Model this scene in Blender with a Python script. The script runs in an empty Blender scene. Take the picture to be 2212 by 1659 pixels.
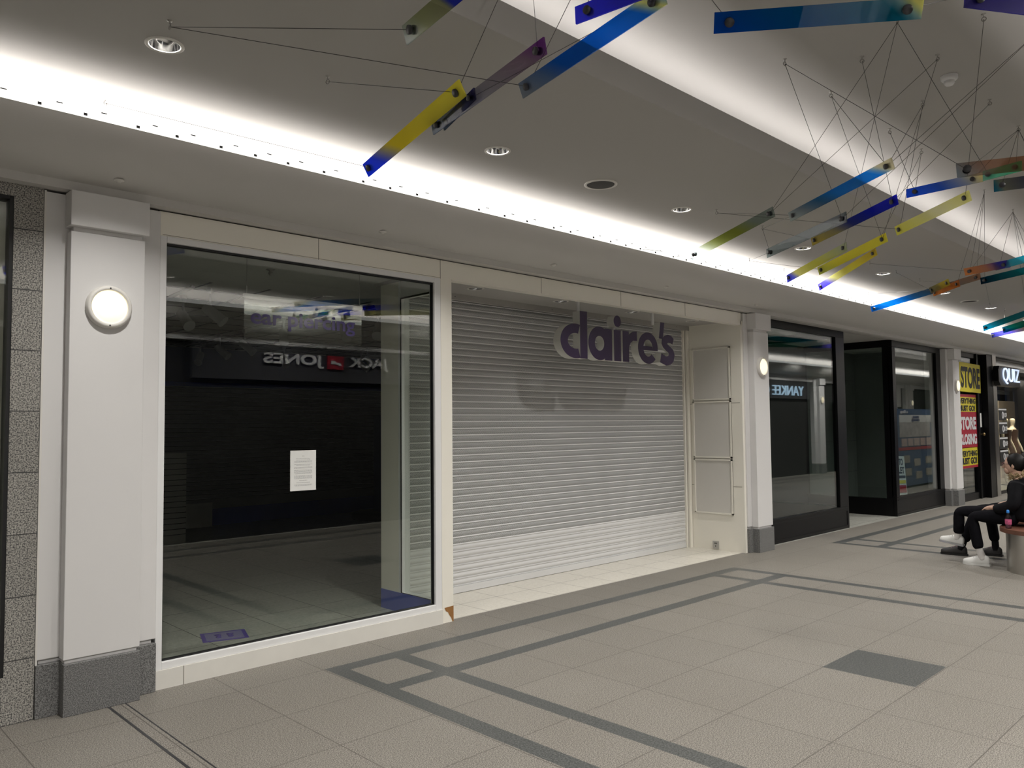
import bpy, bmesh, math, random
from mathutils import Vector, Matrix, Euler
random.seed(7)
S = bpy.context.scene
COL = S.collection
PI = math.pi
# ------------------------------------------------------------------ camera
cam = bpy.data.objects.new('camera', bpy.data.cameras.new('camera'))
COL.objects.link(cam); S.camera = cam
YAW, PITCH, ROLL = 0.76729057, 0.0522937449, -0.010205784
fwd = Vector((math.sin(YAW)*math.cos(PITCH), math.cos(YAW)*math.cos(PITCH), math.sin(PITCH)))
rt0 = Vector((math.cos(YAW), -math.sin(YAW), 0)); up0 = rt0.cross(fwd)
rt = rt0*math.cos(ROLL)+up0*math.sin(ROLL); up = -rt0*math.sin(ROLL)+up0*math.cos(ROLL)
cam.matrix_world = Matrix(((rt.x, up.x, -fwd.x, 0), (rt.y, up.y, -fwd.y, 0), (rt.z, up.z, -fwd.z, 1.64), (0, 0, 0, 1)))
cam.data.sensor_width = 36; cam.data.sensor_fit = 'HORIZONTAL'
cam.data.lens = 36*1709.66/2212; cam.data.clip_start = .05; cam.data.clip_end = 200
# ------------------------------------------------------------------ world, exposure, lights
w = bpy.data.worlds.new('world'); S.world = w; w.use_nodes = True
w.node_tree.nodes['Background'].inputs[0].default_value = (.5, .5, .55, 1)
w.node_tree.nodes['Background'].inputs[1].default_value = 0.02
S.view_settings.view_transform = 'Standard'; S.view_settings.look = 'None'
S.view_settings.exposure = 0.13; S.view_settings.gamma = 1; S.view_settings.use_curve_mapping = False
X0, X1 = -5.0, 46.0            # extent of the mall aisle
YC = 2.165                     # centre line of the aisle
def mir(y): return 2*YC-y
ZC, ZU = 3.59, 4.0             # flat ceiling, raised middle ceiling
def area(name, loc, sx, sy, power, col, rot, spread=PI, shape='RECTANGLE'):
    l = bpy.data.lights.new(name, 'AREA'); l.shape = shape; l.size = sx; l.size_y = sy
    l.energy = power; l.color = col; l.spread = spread
    o = bpy.data.objects.new(name, l); COL.objects.link(o); o.location = loc; o.rotation_euler = rot
    return o
COOL = (1.0, .955, .92)
K_LOW, K_UP, K_DOWN = 7.2, 2.5, 31.0
LX = X1-X0-.4
for s in (0, 1):
    f = (lambda y: y) if s == 0 else mir
    sg = 1 if s == 0 else -1
    # strip behind the bulkhead lip, throwing light up on the ceiling
    area('cove_strip_light', ((X0+X1)/2, f(4.97), 3.372), LX, .15, K_LOW*LX, COOL, (PI, 0, 0))
    area('raised_cove_strip_light', ((X0+X1)/2, 2.95 if s == 0 else .69, 3.70), LX, .04, K_UP*LX, COOL, (PI, 0, 0))
# ------------------------------------------------------------------ helpers
def tag(o, label=None, cat=None, group=None, kind=None):
    if label: o['label'] = label
    if cat: o['category'] = cat
    if group: o['group'] = group
    if kind: o['kind'] = kind
    return o
def empty(name, loc=(0, 0, 0), rz=0, label=None, cat=None, group=None):
    o = bpy.data.objects.new(name, None); COL.objects.link(o); o.location = loc; o.rotation_euler = (0, 0, rz)
    o.empty_display_size = .1
    return tag(o, label, cat, group)
class MB:
    def __init__(s): s.v = []; s.f = []; s.mi = []; s.sm = []; s.m = 0; s.smooth = False
    def add(s, vs, fs, sm=None):
        b = len(s.v); s.v += [tuple(v) for v in vs]
        for f in fs: s.f.append([b+i for i in f]); s.mi.append(s.m); s.sm.append(s.smooth if sm is None else sm)
        return s
    def box(s, x0, x1, y0, y1, z0, z1):
        x0, x1 = sorted((x0, x1)); y0, y1 = sorted((y0, y1)); z0, z1 = sorted((z0, z1))
        return s.add([(x0, y0, z0), (x1, y0, z0), (x1, y1, z0), (x0, y1, z0), (x0, y0, z1), (x1, y0, z1), (x1, y1, z1), (x0, y1, z1)],
                     [(0, 3, 2, 1), (4, 5, 6, 7), (0, 1, 5, 4), (1, 2, 6, 5), (2, 3, 7, 6), (3, 0, 4, 7)], False)
    def quad(s, a, b, c, d): return s.add([a, b, c, d], [(0, 1, 2, 3)])
    def prism_x(s, prof, x0, x1):          # profile (y,z) closed, extruded along x
        n = len(prof)
        vs = [(x0, y, z) for y, z in prof]+[(x1, y, z) for y, z in prof]
        s.add(vs, [(i, (i+1) % n, n+(i+1) % n, n+i) for i in range(n)]+[tuple(range(n))[::-1], tuple(range(n, 2*n))])
        return s
    def sheet_x(s, prof, x0, x1, sm=True):          # open profile
        n = len(prof)
        return s.add([(x0, y, z) for y, z in prof]+[(x1, y, z) for y, z in prof], [(i, i+1, n+i+1, n+i) for i in range(n-1)], sm)
    def tube(s, a, b, r, r2=None, n=10, caps=True):
        a = Vector(a); b = Vector(b); r2 = r if r2 is None else r2; d = (b-a).normalized()
        q = d.to_track_quat('Z', 'Y'); vs = []
        for p, rr in ((a, r), (b, r2)):
            for i in range(n):
                t = 2*PI*i/n; vs.append(p+q @ Vector((rr*math.cos(t), rr*math.sin(t), 0)))
        s.add(vs, [(i, (i+1) % n, n+(i+1) % n, n+i) for i in range(n)], True)
        if caps: s.add(vs, [tuple(range(n))[::-1], tuple(range(n, 2*n))], False)
        return s
    def lathe(s, prof, c=(0, 0, 0), n=32, axis='z', sm=True):    # prof (r,h)
        c = Vector(c); vs = []
        for r, h in prof:
            for i in range(n):
                t = 2*PI*i/n; x, y = r*math.cos(t), r*math.sin(t)
                vs.append(c+(Vector((x, y, h)) if axis == 'z' else Vector((x, -h, y))))
        fs = [(j*n+i, j*n+(i+1) % n, (j+1)*n+(i+1) % n, (j+1)*n+i) for j in range(len(prof)-1) for i in range(n)]
        return s.add(vs, fs, sm)
    def ellip(s, c, r, nu=16, nv=10, rot=None):
        vs = []; c = Vector(c)
        for j in range(nv+1):
            p = -PI/2+PI*j/nv
            for i in range(nu):
                t = 2*PI*i/nu; v = Vector((r[0]*math.cos(p)*math.cos(t), r[1]*math.cos(p)*math.sin(t), r[2]*math.sin(p)))
                if rot: v = rot @ v
                vs.append(c+v)
        return s.add(vs, [(j*nu+i, j*nu+(i+1) % nu, (j+1)*nu+(i+1) % nu, (j+1)*nu+i) for j in range(nv) for i in range(nu)], True)
    def build(s, name, mats, parent=None, bevel=0, loc=None):
        me = bpy.data.meshes.new(name); me.from_pydata(s.v, [], s.f)
        mats = mats if isinstance(mats, (list, tuple)) else [mats]
        for m in mats: me.materials.append(m)
        me.polygons.foreach_set('material_index', s.mi); me.polygons.foreach_set('use_smooth', s.sm)
        bm = bmesh.new(); bm.from_mesh(me)
        if not any(s.sm): bmesh.ops.remove_doubles(bm, verts=bm.verts, dist=1e-6) if False else None
        bmesh.ops.recalc_face_normals(bm, faces=bm.faces); bm.to_mesh(me); bm.free(); me.update()
        o = bpy.data.objects.new(name, me); COL.objects.link(o)
        if loc: o.location = loc
        if parent: o.parent = parent
        if bevel:
            b = o.modifiers.new('bevel', 'BEVEL'); b.width = bevel; b.segments = 2; b.limit_method = 'ANGLE'
        return o
def struct(o): o['kind'] = 'structure'; return o
def copy_tree(o, parent=None):
    c = o.copy(); COL.objects.link(c); c.parent = parent
    for ch in list(o.children): copy_tree(ch, c)
    return c
# ------------------------------------------------------------------ materials
def new(name):
    m = bpy.data.materials.new(name); m.use_nodes = True; nt = m.node_tree
    return m, nt, nt.nodes['Principled BSDF']
def N(nt, t, **k):
    n = nt.nodes.new(t)
    for a, b in k.items():
        if a.startswith('i_'): n.inputs[a[2:].replace('_', ' ')].default_value = b
        else: setattr(n, a, b)
    return n
def plain(name, col, rough=.5, metal=0, var=.04, scale=6, bump=0, emis=None, es=0, spec=.5):
    m, nt, p = new(name)
    tc = N(nt, 'ShaderNodeTexCoord'); no = N(nt, 'ShaderNodeTexNoise'); no.inputs['Scale'].default_value = scale
    no.inputs['Detail'].default_value = 5
    nt.links.new(tc.outputs['Object'], no.inputs['Vector'])
    mx = N(nt, 'ShaderNodeMixRGB'); mx.inputs[1].default_value = (*[max(0, c*(1-var)) for c in col], 1)
    mx.inputs[2].default_value = (*[min(1, c*(1+var)) for c in col], 1)
    nt.links.new(no.outputs['Fac'], mx.inputs[0]); nt.links.new(mx.outputs[0], p.inputs['Base Color'])
    p.inputs['Roughness'].default_value = rough; p.inputs['Metallic'].default_value = metal
    p.inputs['Specular IOR Level'].default_value = spec
    if bump:
        b = N(nt, 'ShaderNodeBump'); b.inputs['Strength'].default_value = bump; b.inputs['Distance'].default_value = .002
        n2 = N(nt, 'ShaderNodeTexNoise'); n2.inputs['Scale'].default_value = 260
        nt.links.new(tc.outputs['Object'], n2.inputs['Vector']); nt.links.new(n2.outputs['Fac'], b.inputs['Height'])
        nt.links.new(b.outputs['Normal'], p.inputs['Normal'])
    if emis:
        p.inputs['Emission Color'].default_value = (*emis, 1); p.inputs['Emission Strength'].default_value = es
    return m
def math_(nt, op, a, b=None, c=None):
    n = N(nt, 'ShaderNodeMath', operation=op)
    for i, v in enumerate((a, b, c)):
        if v is None: continue
        if isinstance(v, (int, float)): n.inputs[i].default_value = v
        else: nt.links.new(v, n.inputs[i])
    return n.outputs[0]
def mix(nt, f, a, b, bt='MIX'):
    n = N(nt, 'ShaderNodeMixRGB', blend_type=bt)
    for i, v in ((0, f), (1, a), (2, b)):
        if isinstance(v, (int, float)): n.inputs[i].default_value = v
        elif isinstance(v, tuple): n.inputs[i].default_value = (*v, 1) if len(v) == 3 else v
        else: nt.links.new(v, n.inputs[i])
    return n.outputs[0]
def coords(nt):
    g = N(nt, 'ShaderNodeNewGeometry'); sp = N(nt, 'ShaderNodeSeparateXYZ'); nt.links.new(g.outputs['Position'], sp.inputs[0])
    return g.outputs['Position'], sp.outputs
def speck(nt, pos, scale, lo, hi, detail=2):
    no = N(nt, 'ShaderNodeTexNoise'); no.inputs['Scale'].default_value = scale; no.inputs['Detail'].default_value = detail
    no.inputs['Roughness'].default_value = .75
    nt.links.new(pos, no.inputs['Vector'])
    r = N(nt, 'ShaderNodeMapRange'); r.inputs[1].default_value = lo; r.inputs[2].default_value = hi
    nt.links.new(no.outputs['Fac'], r.inputs[0]); return r.outputs[0]
def joint(nt, c, off, pitch, wd):          # 1 on the joint line
    a = math_(nt, 'SUBTRACT', c, off); a = math_(nt, 'DIVIDE', a, pitch); fr = math_(nt, 'FRACT', a)
    d = math_(nt, 'SUBTRACT', fr, .5); d = math_(nt, 'ABSOLUTE', d); d = math_(nt, 'SUBTRACT', .5, d)
    return math_(nt, 'LESS_THAN', d, wd/pitch/2), math_(nt, 'FLOOR', a)
def stone(name, c_lo, c_hi, scale, rough, jx=None, jy=None, jcol=(.09, .08, .07), jw=.005, tv=.06, lo=.38, hi=.62, zj=None, spec=.4, dirt=0):
    m, nt, p = new(name); pos, xyz = coords(nt)
    f = speck(nt, pos, scale, lo, hi); col = mix(nt, f, c_lo, c_hi)
    f2 = speck(nt, pos, scale*.42, .45, .75); col = mix(nt, math_(nt, 'MULTIPLY', f2, .35), col, c_lo)
    ids = []; masks = []
    for c, j in ((xyz[0], jx), (xyz[1], jy), (xyz[2], zj)):
        if j: mk, idd = joint(nt, c, j[0], j[1], jw); masks.append(mk); ids.append(idd)
    if ids:
        cb = N(nt, 'ShaderNodeCombineXYZ')
        for i, v in enumerate(ids): nt.links.new(v, cb.inputs[i])
        wn = N(nt, 'ShaderNodeTexWhiteNoise', noise_dimensions='3D'); nt.links.new(cb.outputs[0], wn.inputs['Vector'])
        k = N(nt, 'ShaderNodeMapRange'); k.inputs[3].default_value = 1-tv; k.inputs[4].default_value = 1+tv
        nt.links.new(wn.outputs['Value'], k.inputs[0])
        col = mix(nt, 1.0, col, k.outputs[0], 'MULTIPLY')
    if dirt:
        f3 = speck(nt, pos, .55, .35, .7, 6); col = mix(nt, math_(nt, 'MULTIPLY', f3, dirt), col, (.75, .72, .68), 'MULTIPLY')
    if masks:
        mk = masks[0]
        for q in masks[1:]: mk = math_(nt, 'MAXIMUM', mk, q)
        col = mix(nt, mk, col, jcol)
    nt.links.new(col, p.inputs['Base Color']); p.inputs['Roughness'].default_value = rough
    p.inputs['Specular IOR Level'].default_value = spec
    return m
def glass(name, tint, r0=.045, rough=0.0, gain=1.0):
    m = bpy.data.materials.new(name); m.use_nodes = True; nt = m.node_tree; nt.nodes.remove(nt.nodes['Principled BSDF'])
    out = nt.nodes['Material Output']
    lw = N(nt, 'ShaderNodeLayerWeight'); lw.inputs['Blend'].default_value = .5
    p5 = math_(nt, 'POWER', lw.outputs['Facing'], 5.0)
    fr = math_(nt, 'MULTIPLY_ADD', p5, (1-r0)*gain, r0)
    t = N(nt, 'ShaderNodeBsdfTransparent'); t.inputs[0].default_value = (*tint, 1)
    g = N(nt, 'ShaderNodeBsdfGlossy'); g.inputs['Roughness'].default_value = rough; g.inputs['Color'].default_value = (1, 1, 1, 1)
    mx = N(nt, 'ShaderNodeMixShader'); nt.links.new(fr, mx.inputs[0]); nt.links.new(t.outputs[0], mx.inputs[1]); nt.links.new(g.outputs[0], mx.inputs[2])
    nt.links.new(mx.outputs[0], out.inputs[0]); return m
def dichroic(name, stops, body=.28, gl=.07):
    # film colour runs along the strip (object x, 0..1 of its length)
    m = bpy.data.materials.new(name); m.use_nodes = True; nt = m.node_tree; nt.nodes.remove(nt.nodes['Principled BSDF'])
    out = nt.nodes['Material Output']
    tc = N(nt, 'ShaderNodeTexCoord'); sp = N(nt, 'ShaderNodeSeparateXYZ'); nt.links.new(tc.outputs['Generated'], sp.inputs[0])
    # skew the colour boundary a little across the strip
    sk = math_(nt, 'MULTIPLY_ADD', sp.outputs[2], .12, sp.outputs[0]); sk = math_(nt, 'SUBTRACT', sk, .06)
    cr = N(nt, 'ShaderNodeValToRGB'); nt.links.new(sk, cr.inputs[0])
    e = cr.color_ramp.elements
    while len(e) < len(stops): e.new(.5)
    for i, (p, c) in enumerate(stops): e[i].position = p
    for i, (p, c) in enumerate(stops): e[i].color = (*c, 1)
    t = N(nt, 'ShaderNodeBsdfTransparent'); nt.links.new(cr.outputs[0], t.inputs[0])
    g = N(nt, 'ShaderNodeBsdfGlossy'); g.inputs['Roughness'].default_value = .02
    inv = mix(nt, .35, (1, 1, 1), cr.outputs[0]); nt.links.new(inv, g.inputs['Color'])
    d = N(nt, 'ShaderNodeBsdfTranslucent'); nt.links.new(cr.outputs[0], d.inputs[0])
    dd = N(nt, 'ShaderNodeBsdfDiffuse'); nt.links.new(cr.outputs[0], dd.inputs[0])
    m1 = N(nt, 'ShaderNodeMixShader'); m1.inputs[0].default_value = gl
    nt.links.new(t.outputs[0], m1.inputs[1]); nt.links.new(g.outputs[0], m1.inputs[2])
    m2 = N(nt, 'ShaderNodeMixShader'); m2.inputs[0].default_value = body
    m3 = N(nt, 'ShaderNodeMixShader'); m3.inputs[0].default_value = .5
    nt.links.new(d.outputs[0], m3.inputs[1]); nt.links.new(dd.outputs[0], m3.inputs[2])
    nt.links.new(m1.outputs[0], m2.inputs[1]); nt.links.new(m3.outputs[0], m2.inputs[2])
    nt.links.new(m2.outputs[0], out.inputs[0]); return m
def emit(name, col, s, fall=0):
    m, nt, p = new(name); p.inputs['Base Color'].default_value = (*col, 1)
    p.inputs['Emission Color'].default_value = (*col, 1); p.inputs['Emission Strength'].default_value = s
    if fall:
        no = N(nt, 'ShaderNodeTexNoise'); no.inputs['Scale'].default_value = 9; tc = N(nt, 'ShaderNodeTexCoord')
        nt.links.new(tc.outputs['Object'], no.inputs['Vector'])
        nt.links.new(math_(nt, 'MULTIPLY_ADD', no.outputs['Fac'], fall, s-fall/2), p.inputs['Emission Strength'])
    return m
M = {}
M['soffit'] = plain('soffit_paint', (.58, .567, .545), .8, var=.015, scale=1.3, spec=.2)
M['ceil'] = plain('ceiling_paint', (.45, .438, .42), .8, var=.015, scale=1.3, spec=.2)
M['white'] = plain('pillar_paint', (.70, .69, .685), .55, var=.02, scale=2, bump=.05)
M['cream'] = plain('cream_panel', (.88, .85, .765), .35, var=.02, scale=1.5)
M['creamdark'] = plain('panel_joint', (.30, .28, .24), .7)
M['sill'] = plain('scuffed_sill_paint', (.74, .72, .67), .4, var=.08, scale=5)
M['alu'] = plain('white_aluminium', (.80, .80, .80), .3, var=.01)
M['panelgrey'] = plain('grey_inset_panel', (.68, .66, .62), .5, var=.02)
M['black'] = plain('black_lacquer', (.004, .004, .0045), .3, var=.3, spec=.18)
M['blackm'] = plain('black_matt', (.012, .012, .012), .6, var=.3)
M['gasket'] = plain('black_rubber', (.008, .008, .009), .5)
M['granite'] = stone('granite_cladding', (.07, .07, .07), (.44, .42, .38), 130, .5, zj=(.0, .35), jcol=(.05, .05, .05), jw=.006, tv=.1, lo=.42, hi=.55)
M['plinth'] = stone('granite_plinth', (.07, .07, .07), (.27, .27, .265), 180, .45, lo=.4, hi=.6)
M['floor'] = stone('granite_floor', (.075, .069, .060), (.325, .303, .268), 165, .5, jx=(4.05, .6), jy=(1.863, .5915), jw=.006, tv=.035, dirt=.35, lo=.41, hi=.6)
M['band'] = stone('dark_granite_band', (.035, .037, .036), (.115, .12, .115), 100, .4)
M['lobby'] = stone('cream_tile', (.62, .59, .52), (.70, .67, .60), 30, .3, jx=(4.32, .45), jy=(5.28, .38), jcol=(.2, .18, .15), jw=.006, tv=.02)
M['shopfloor'] = stone('shop_tile', (.42, .42, .38), (.50, .50, .45), 30, .22, jx=(2.0, .6), jy=(5.4, .6), jcol=(.12, .11, .1), jw=.006, tv=.03)
M['slatwall'] = plain('dark_slatwall', (.40, .40, .41), .5)
M['slatline'] = plain('slatwall_groove', (.01, .01, .01), .8)
M['navy'] = plain('navy_paint', (.03, .05, .17), .5)
M['blueskirt'] = plain('blue_skirting', (.07, .11, .50), .5)
M['purple'] = plain('purple_face', (.035, .018, .06), .5, var=.05)
M['spotbody'] = plain('spot_body', (.42, .42, .42), .5)
M['lav'] = plain('purple_vinyl', (.11, .07, .36), .5)
M['lettside'] = plain('letter_return', (.62, .62, .58), .45)
M['slat'] = plain('shutter_slat', (.68, .68, .68), .42, metal=.0, var=.015, scale=2)
M['glass'] = glass('shop_glass', (.90, .92, .90))
M['glassd'] = glass('shop_glass_dark', (.80, .85, .83), .05)
M['paper'] = plain('paper', (.80, .80, .78), .7)
M['ink'] = plain('ink', (.03, .03, .04), .7)
M['greytext'] = plain('grey_ink', (.30, .30, .30), .7)
M['steel'] = plain('brushed_steel', (.55, .53, .50), .28, metal=1, var=.06, scale=3)
M['darksteel'] = plain('dark_steel', (.10, .10, .105), .4, metal=.8)
M['wood'] = plain('bench_wood', (.13, .055, .035), .4, var=.3, scale=12)
M['rubberdisc'] = plain('disc_fixing', (.04, .04, .045), .4)
M['wire'] = plain('wire_cable', (.05, .047, .045), .5)
M['chrome'] = plain('zinc_hardware', (.35, .34, .32), .35, metal=.9)
M['lamp'] = emit('lamp_diffuser', (1.0, .88, .62), .92, .5)
M['led'] = emit('led_diffuser', (1.0, .99, .96), 1.0, .3)
M['down'] = emit('downlight_core', (1.0, 1.0, .98), 3.0)
M['reflector'] = plain('faceted_reflector', (.85, .86, .88), .12, metal=1, var=.2, scale=90)
M['grille'] = plain('speaker_grille', (.05, .048, .045), .7)
M['trimring'] = plain('trim_ring', (.72, .70, .66), .5)
M['yellowp'] = plain('poster_yellow', (.62, .53, .03), .5)
M['redp'] = plain('poster_red', (.36, .015, .035), .5)
M['whitep'] = plain('poster_white', (.62, .62, .63), .5)
M['blackt'] = plain('poster_black', (.02, .02, .02), .6)
M['skin'] = plain('skin', (.52, .33, .25), .5)
M['mann'] = plain('mannequin_plastic', (.75, .66, .52), .35)
M['coat'] = plain('black_coat', (.008, .008, .010), .8, var=.4, scale=20, spec=.12)
M['trous'] = plain('black_trousers', (.006, .006, .008), .9, var=.4, scale=30, spec=.08)
M['hair'] = plain('black_hair', (.006, .005, .005), .55, var=.5, scale=60, spec=.2)
M['shoe'] = plain('white_trainer', (.62, .62, .60), .5)
M['shoegrey'] = plain('trainer_grey', (.35, .35, .36), .5)
M['sock'] = plain('white_sock', (.62, .6, .58), .9)
M['shoeb'] = plain('black_trainer', (.03, .028, .028), .6)
M['pink'] = plain('pink_lace', (.6, .2, .3), .6)
M['socket'] = plain('socket_steel', (.50, .49, .46), .4, metal=.5)
M['brownwood'] = plain('bare_chipboard', (.32, .15, .045), .8, var=.2, scale=30)
M['signglow'] = emit('lit_sign_letters', (.55, .78, 1.0), 1.3)
M['quizglow'] = emit('lit_quiz_letters', (.62, .74, .95), .8)
def shutter_mat():
    m, nt, p = new('perforated_slat'); pos, xyz = coords(nt)
    px = math_(nt, 'MULTIPLY', xyz[0], 1/.0125); pz = math_(nt, 'MULTIPLY', xyz[2], 1/.0067)
    row = math_(nt, 'FLOOR', pz); odd = math_(nt, 'MULTIPLY', math_(nt, 'MODULO', math_(nt, 'ABSOLUTE', row), 2.0), .5)
    fx = math_(nt, 'SUBTRACT', math_(nt, 'FRACT', math_(nt, 'ADD', px, odd)), .5); fz = math_(nt, 'SUBTRACT', math_(nt, 'FRACT', pz), .5)
    d = math_(nt, 'ADD', math_(nt, 'MULTIPLY', fx, fx), math_(nt, 'MULTIPLY', math_(nt, 'MULTIPLY', fz, fz), .45))
    hole = math_(nt, 'LESS_THAN', d, .12)
    # no holes along the hinge of each slat
    sf = math_(nt, 'FRACT', math_(nt, 'DIVIDE', xyz[2], .067)); a = math_(nt, 'GREATER_THAN', sf, .2)
    hole = math_(nt, 'MULTIPLY', hole, a)
    nt.links.new(mix(nt, hole, (.78, .78, .78), (.09, .10, .10)), p.inputs['Base Color'])
    p.inputs['Roughness'].default_value = .42; return m
M['perf'] = shutter_mat()
YF = 5.22
# ---------------------------------------------------------------- floor: one mesh, bands and dark squares laid flush
xb = {X0, X1, 4.32, 9.1, 1.3}; yb = {-.9, 5.27, 6.05, 14.5, -3.0}
bands = []
for k in range(-1, 6):
    o = 7.8*k
    bands += [(2.863+o, 2.983+o), (3.355+o, 3.475+o), (8.02+o, 8.14+o), (7.515+o, 7.635+o)]
    xb |= {5.237+o, 5.81+o}
for a, b in bands: xb |= {a, b}
yrows = [(4.70, 4.83), (4.14, 4.265)]; yrows += [(mir(b), mir(a)) for a, b in yrows]
for a, b in yrows: yb |= {a, b}
yb |= {1.87, 2.46}
xb = sorted(x for x in xb if X0 <= x <= X1); yb = sorted(yb)
fl = MB()
vs = [(x, y, 0) for y in yb for x in xb]; nx = len(xb); fs = []; ms = []
for j in range(len(yb)-1):
    for i in range(nx-1):
        cx = (xb[i]+xb[i+1])/2; cy = (yb[j]+yb[j+1])/2
        fs.append((j*nx+i, j*nx+i+1, (j+1)*nx+i+1, (j+1)*nx+i)); mi = 0
        q = (cx-2.863) % 7.8
        if cy > 5.27 or cy < -.9: mi = 2 if (4.32 < cx < 9.1 and 5.27 < cy < 6.05) else 3
        else:
            inp = q < 5.277
            inb = any(a < cx < b for a, b in bands)
            if inp and any(a < cy < b for a, b in yrows): mi = 1
            if inb and yrows[2][0] < cy < yrows[0][1]: mi = 1
            if 1.87 < cy < 2.46 and 2.374 < q < 2.947: mi = 1
        ms.append(mi)
fl.add(vs, fs, False); fl.mi = ms
flo = struct(fl.build('floor', [M['floor'], M['band'], M['lobby'], M['shopfloor']]))
mb = MB(); mb.box(1.575, 1.59, -.85, 5.12, 0, .0015); mb.box(1.672, 1.68, -.85, 5.12, 0, .0012)
tag(mb.build('expansion_joint_strip', M['darksteel']), 'thin metal expansion joint crossing the granite floor beside the lamp pillar', 'floor joint')
# ---------------------------------------------------------------- ceiling
YE, YO = 2.79, .85
c = MB(); ys = 5.15; yo = mir(5.15)
LOW_X = [-.9]+[1.468, 3.777, 6.07, 8.45, 10.72, 13.06, 15.44]+[17.8+2.33*k for k in range(7)]
OPP_X = [-.9]+[1.47+2.33*k for k in range(13)]
def holed(x0, x1, y0, y1, z, yl, xs, r=.078, q=.13):
    c.quad((x0, y0, z), (x1, y0, z), (x1, yl-q, z), (x0, yl-q, z)); c.quad((x0, yl+q, z), (x1, yl+q, z), (x1, y1, z), (x0, y1, z)); a = x0
    for x in xs:
        c.quad((a, yl-q, z), (x-q, yl-q, z), (x-q, yl+q, z), (a, yl+q, z)); a = x+q
        n = 40; vs = []
        for i in range(n):
            t = 2*PI*i/n; k = q/max(abs(math.cos(t)), abs(math.sin(t)))
            vs += [(x+r*math.cos(t), yl+r*math.sin(t), z), (x+k*math.cos(t), yl+k*math.sin(t), z)]
        c.add(vs, [(2*i, 2*i+1, 2*((i+1) % n)+1, 2*((i+1) % n)) for i in range(n)], False)
    c.quad((a, yl-q, z), (x1, yl-q, z), (x1, yl+q, z), (a, yl+q, z))
holed(X0, X1, YE+.015, ys, ZC, 4.04, LOW_X); holed(X0, X1, yo, YO-.015, ZC, .24, OPP_X)
c.box(X0, X1, YE, YE+.03, ZC-.004, 3.757); c.box(X0, X1, YO-.03, YO, ZC-.004, 3.757); c.box(X0, X1, YE+.03, 3.3, ZC+.02, ZC+.03); c.box(X0, X1, .35, YO-.03, ZC+.02, ZC+.03)
c.box(X0, X1, .35, 3.3, ZU, ZU+.05); c.box(X0, X1, 3.3, 3.35, ZC+.02, ZU+.05); c.box(X0, X1, .30, .35, ZC+.02, ZU+.05)
c.sheet_x([(4.95, ZC-.0005), (5.05, ZC-.02), (5.12, ZC-.08), (5.148, ZC-.2), (5.15, 3.3)], X0, X1)
c.sheet_x([(mir(4.95), ZC-.0005), (mir(5.05), ZC-.02), (mir(5.12), ZC-.08), (mir(5.148), ZC-.2), (mir(5.15), 3.3)], X0, X1)
struct(c.build('ceiling', M['ceil']))
def bulk(f):
    arc = [(5.09-.32*math.sin(t), 3.385-.27*math.cos(t)) for t in [PI/2*i/28 for i in range(29)]]
    m = MB(); m.sheet_x([(f(y), z) for y, z in [(5.2, 3.058), (5.12, 3.058)]], X0, X1, False); m.sheet_x([(f(y), z) for y, z in [(5.12, 3.058), (5.12, 3.11), (5.09, 3.115)]], X0, X1, False)
    m.sheet_x([(f(y), z) for y, z in arc], X0, X1); m.sheet_x([(f(y), z) for y, z in [(4.77, 3.385), (4.80, 3.385), (4.80, 3.36), (5.2, 3.36), (5.2, 3.058)]], X0, X1, False)
    o = m.build('trim_1', M['soffit'])
    return o
struct(bulk(lambda y: y)); o = struct(bulk(mir)); o.name = 'trim_2'
for i, f in enumerate((lambda y: y, mir)):     # translucent diffuser of the strip along the lip
    m = MB(); m.box(X0, X1, f(4.772), f(4.784), 3.386, 3.438)
    m.m = 1
    if i == 0:
        x = -.5
        while x < 24:
            m.box(x, x+.018, f(4.768), f(4.772), 3.396, 3.410); m.box(x+.09, x+.12, f(4.768), f(4.772), 3.431, 3.436)
            x += random.uniform(.22, .34)
    o = m.build('cove_light_strip', [M['led'], M['darksteel']])
    tag(o, ['glowing strip light along the curved bulkhead edge above the shuttered shop', 'glowing strip light along the bulkhead edge of the opposite shops'][i], 'strip light')
# end walls and upper walls
struct(MB().box(X0-.1, X0, -3, 14.5, 0, 4.05).build('wall_left', M['ceil']))
struct(MB().box(X1, X1+.1, -3, 14.5, 0, 4.05).build('wall_right', M['ceil']))
# soffit sprinklers / small fittings in the bulkhead
for i, (px, py, pz, lb) in enumerate([(1.556, 4.985, 3.128, 'small round white fitting in the soffit above the left lamp pillar'), (3.45, 4.985, 3.128, 'small round white fitting in the soffit above the empty display window'), (5.36, 4.985, 3.128, 'small round white fitting in the soffit above the left end of the shutter'), (7.15, 4.985, 3.128, 'small round white fitting in the soffit above the shop name letters'), (9.1, 4.985, 3.128, 'small round white fitting in the soffit by the middle lamp pillar'), (16.5, 4.985, 3.128, 'small round white fitting in the soffit by the far lamp pillar')]):
    m = MB().lathe([(0, -.012), (.012, -.012), (.014, -.006), (.028, -.004), (.03, 0.004), (.0, .004)], n=20)
    tag(m.build('soffit_fitting', M['trimring'], loc=(px, py, pz)), lb, 'ceiling fitting', 'small soffit fittings')
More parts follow.
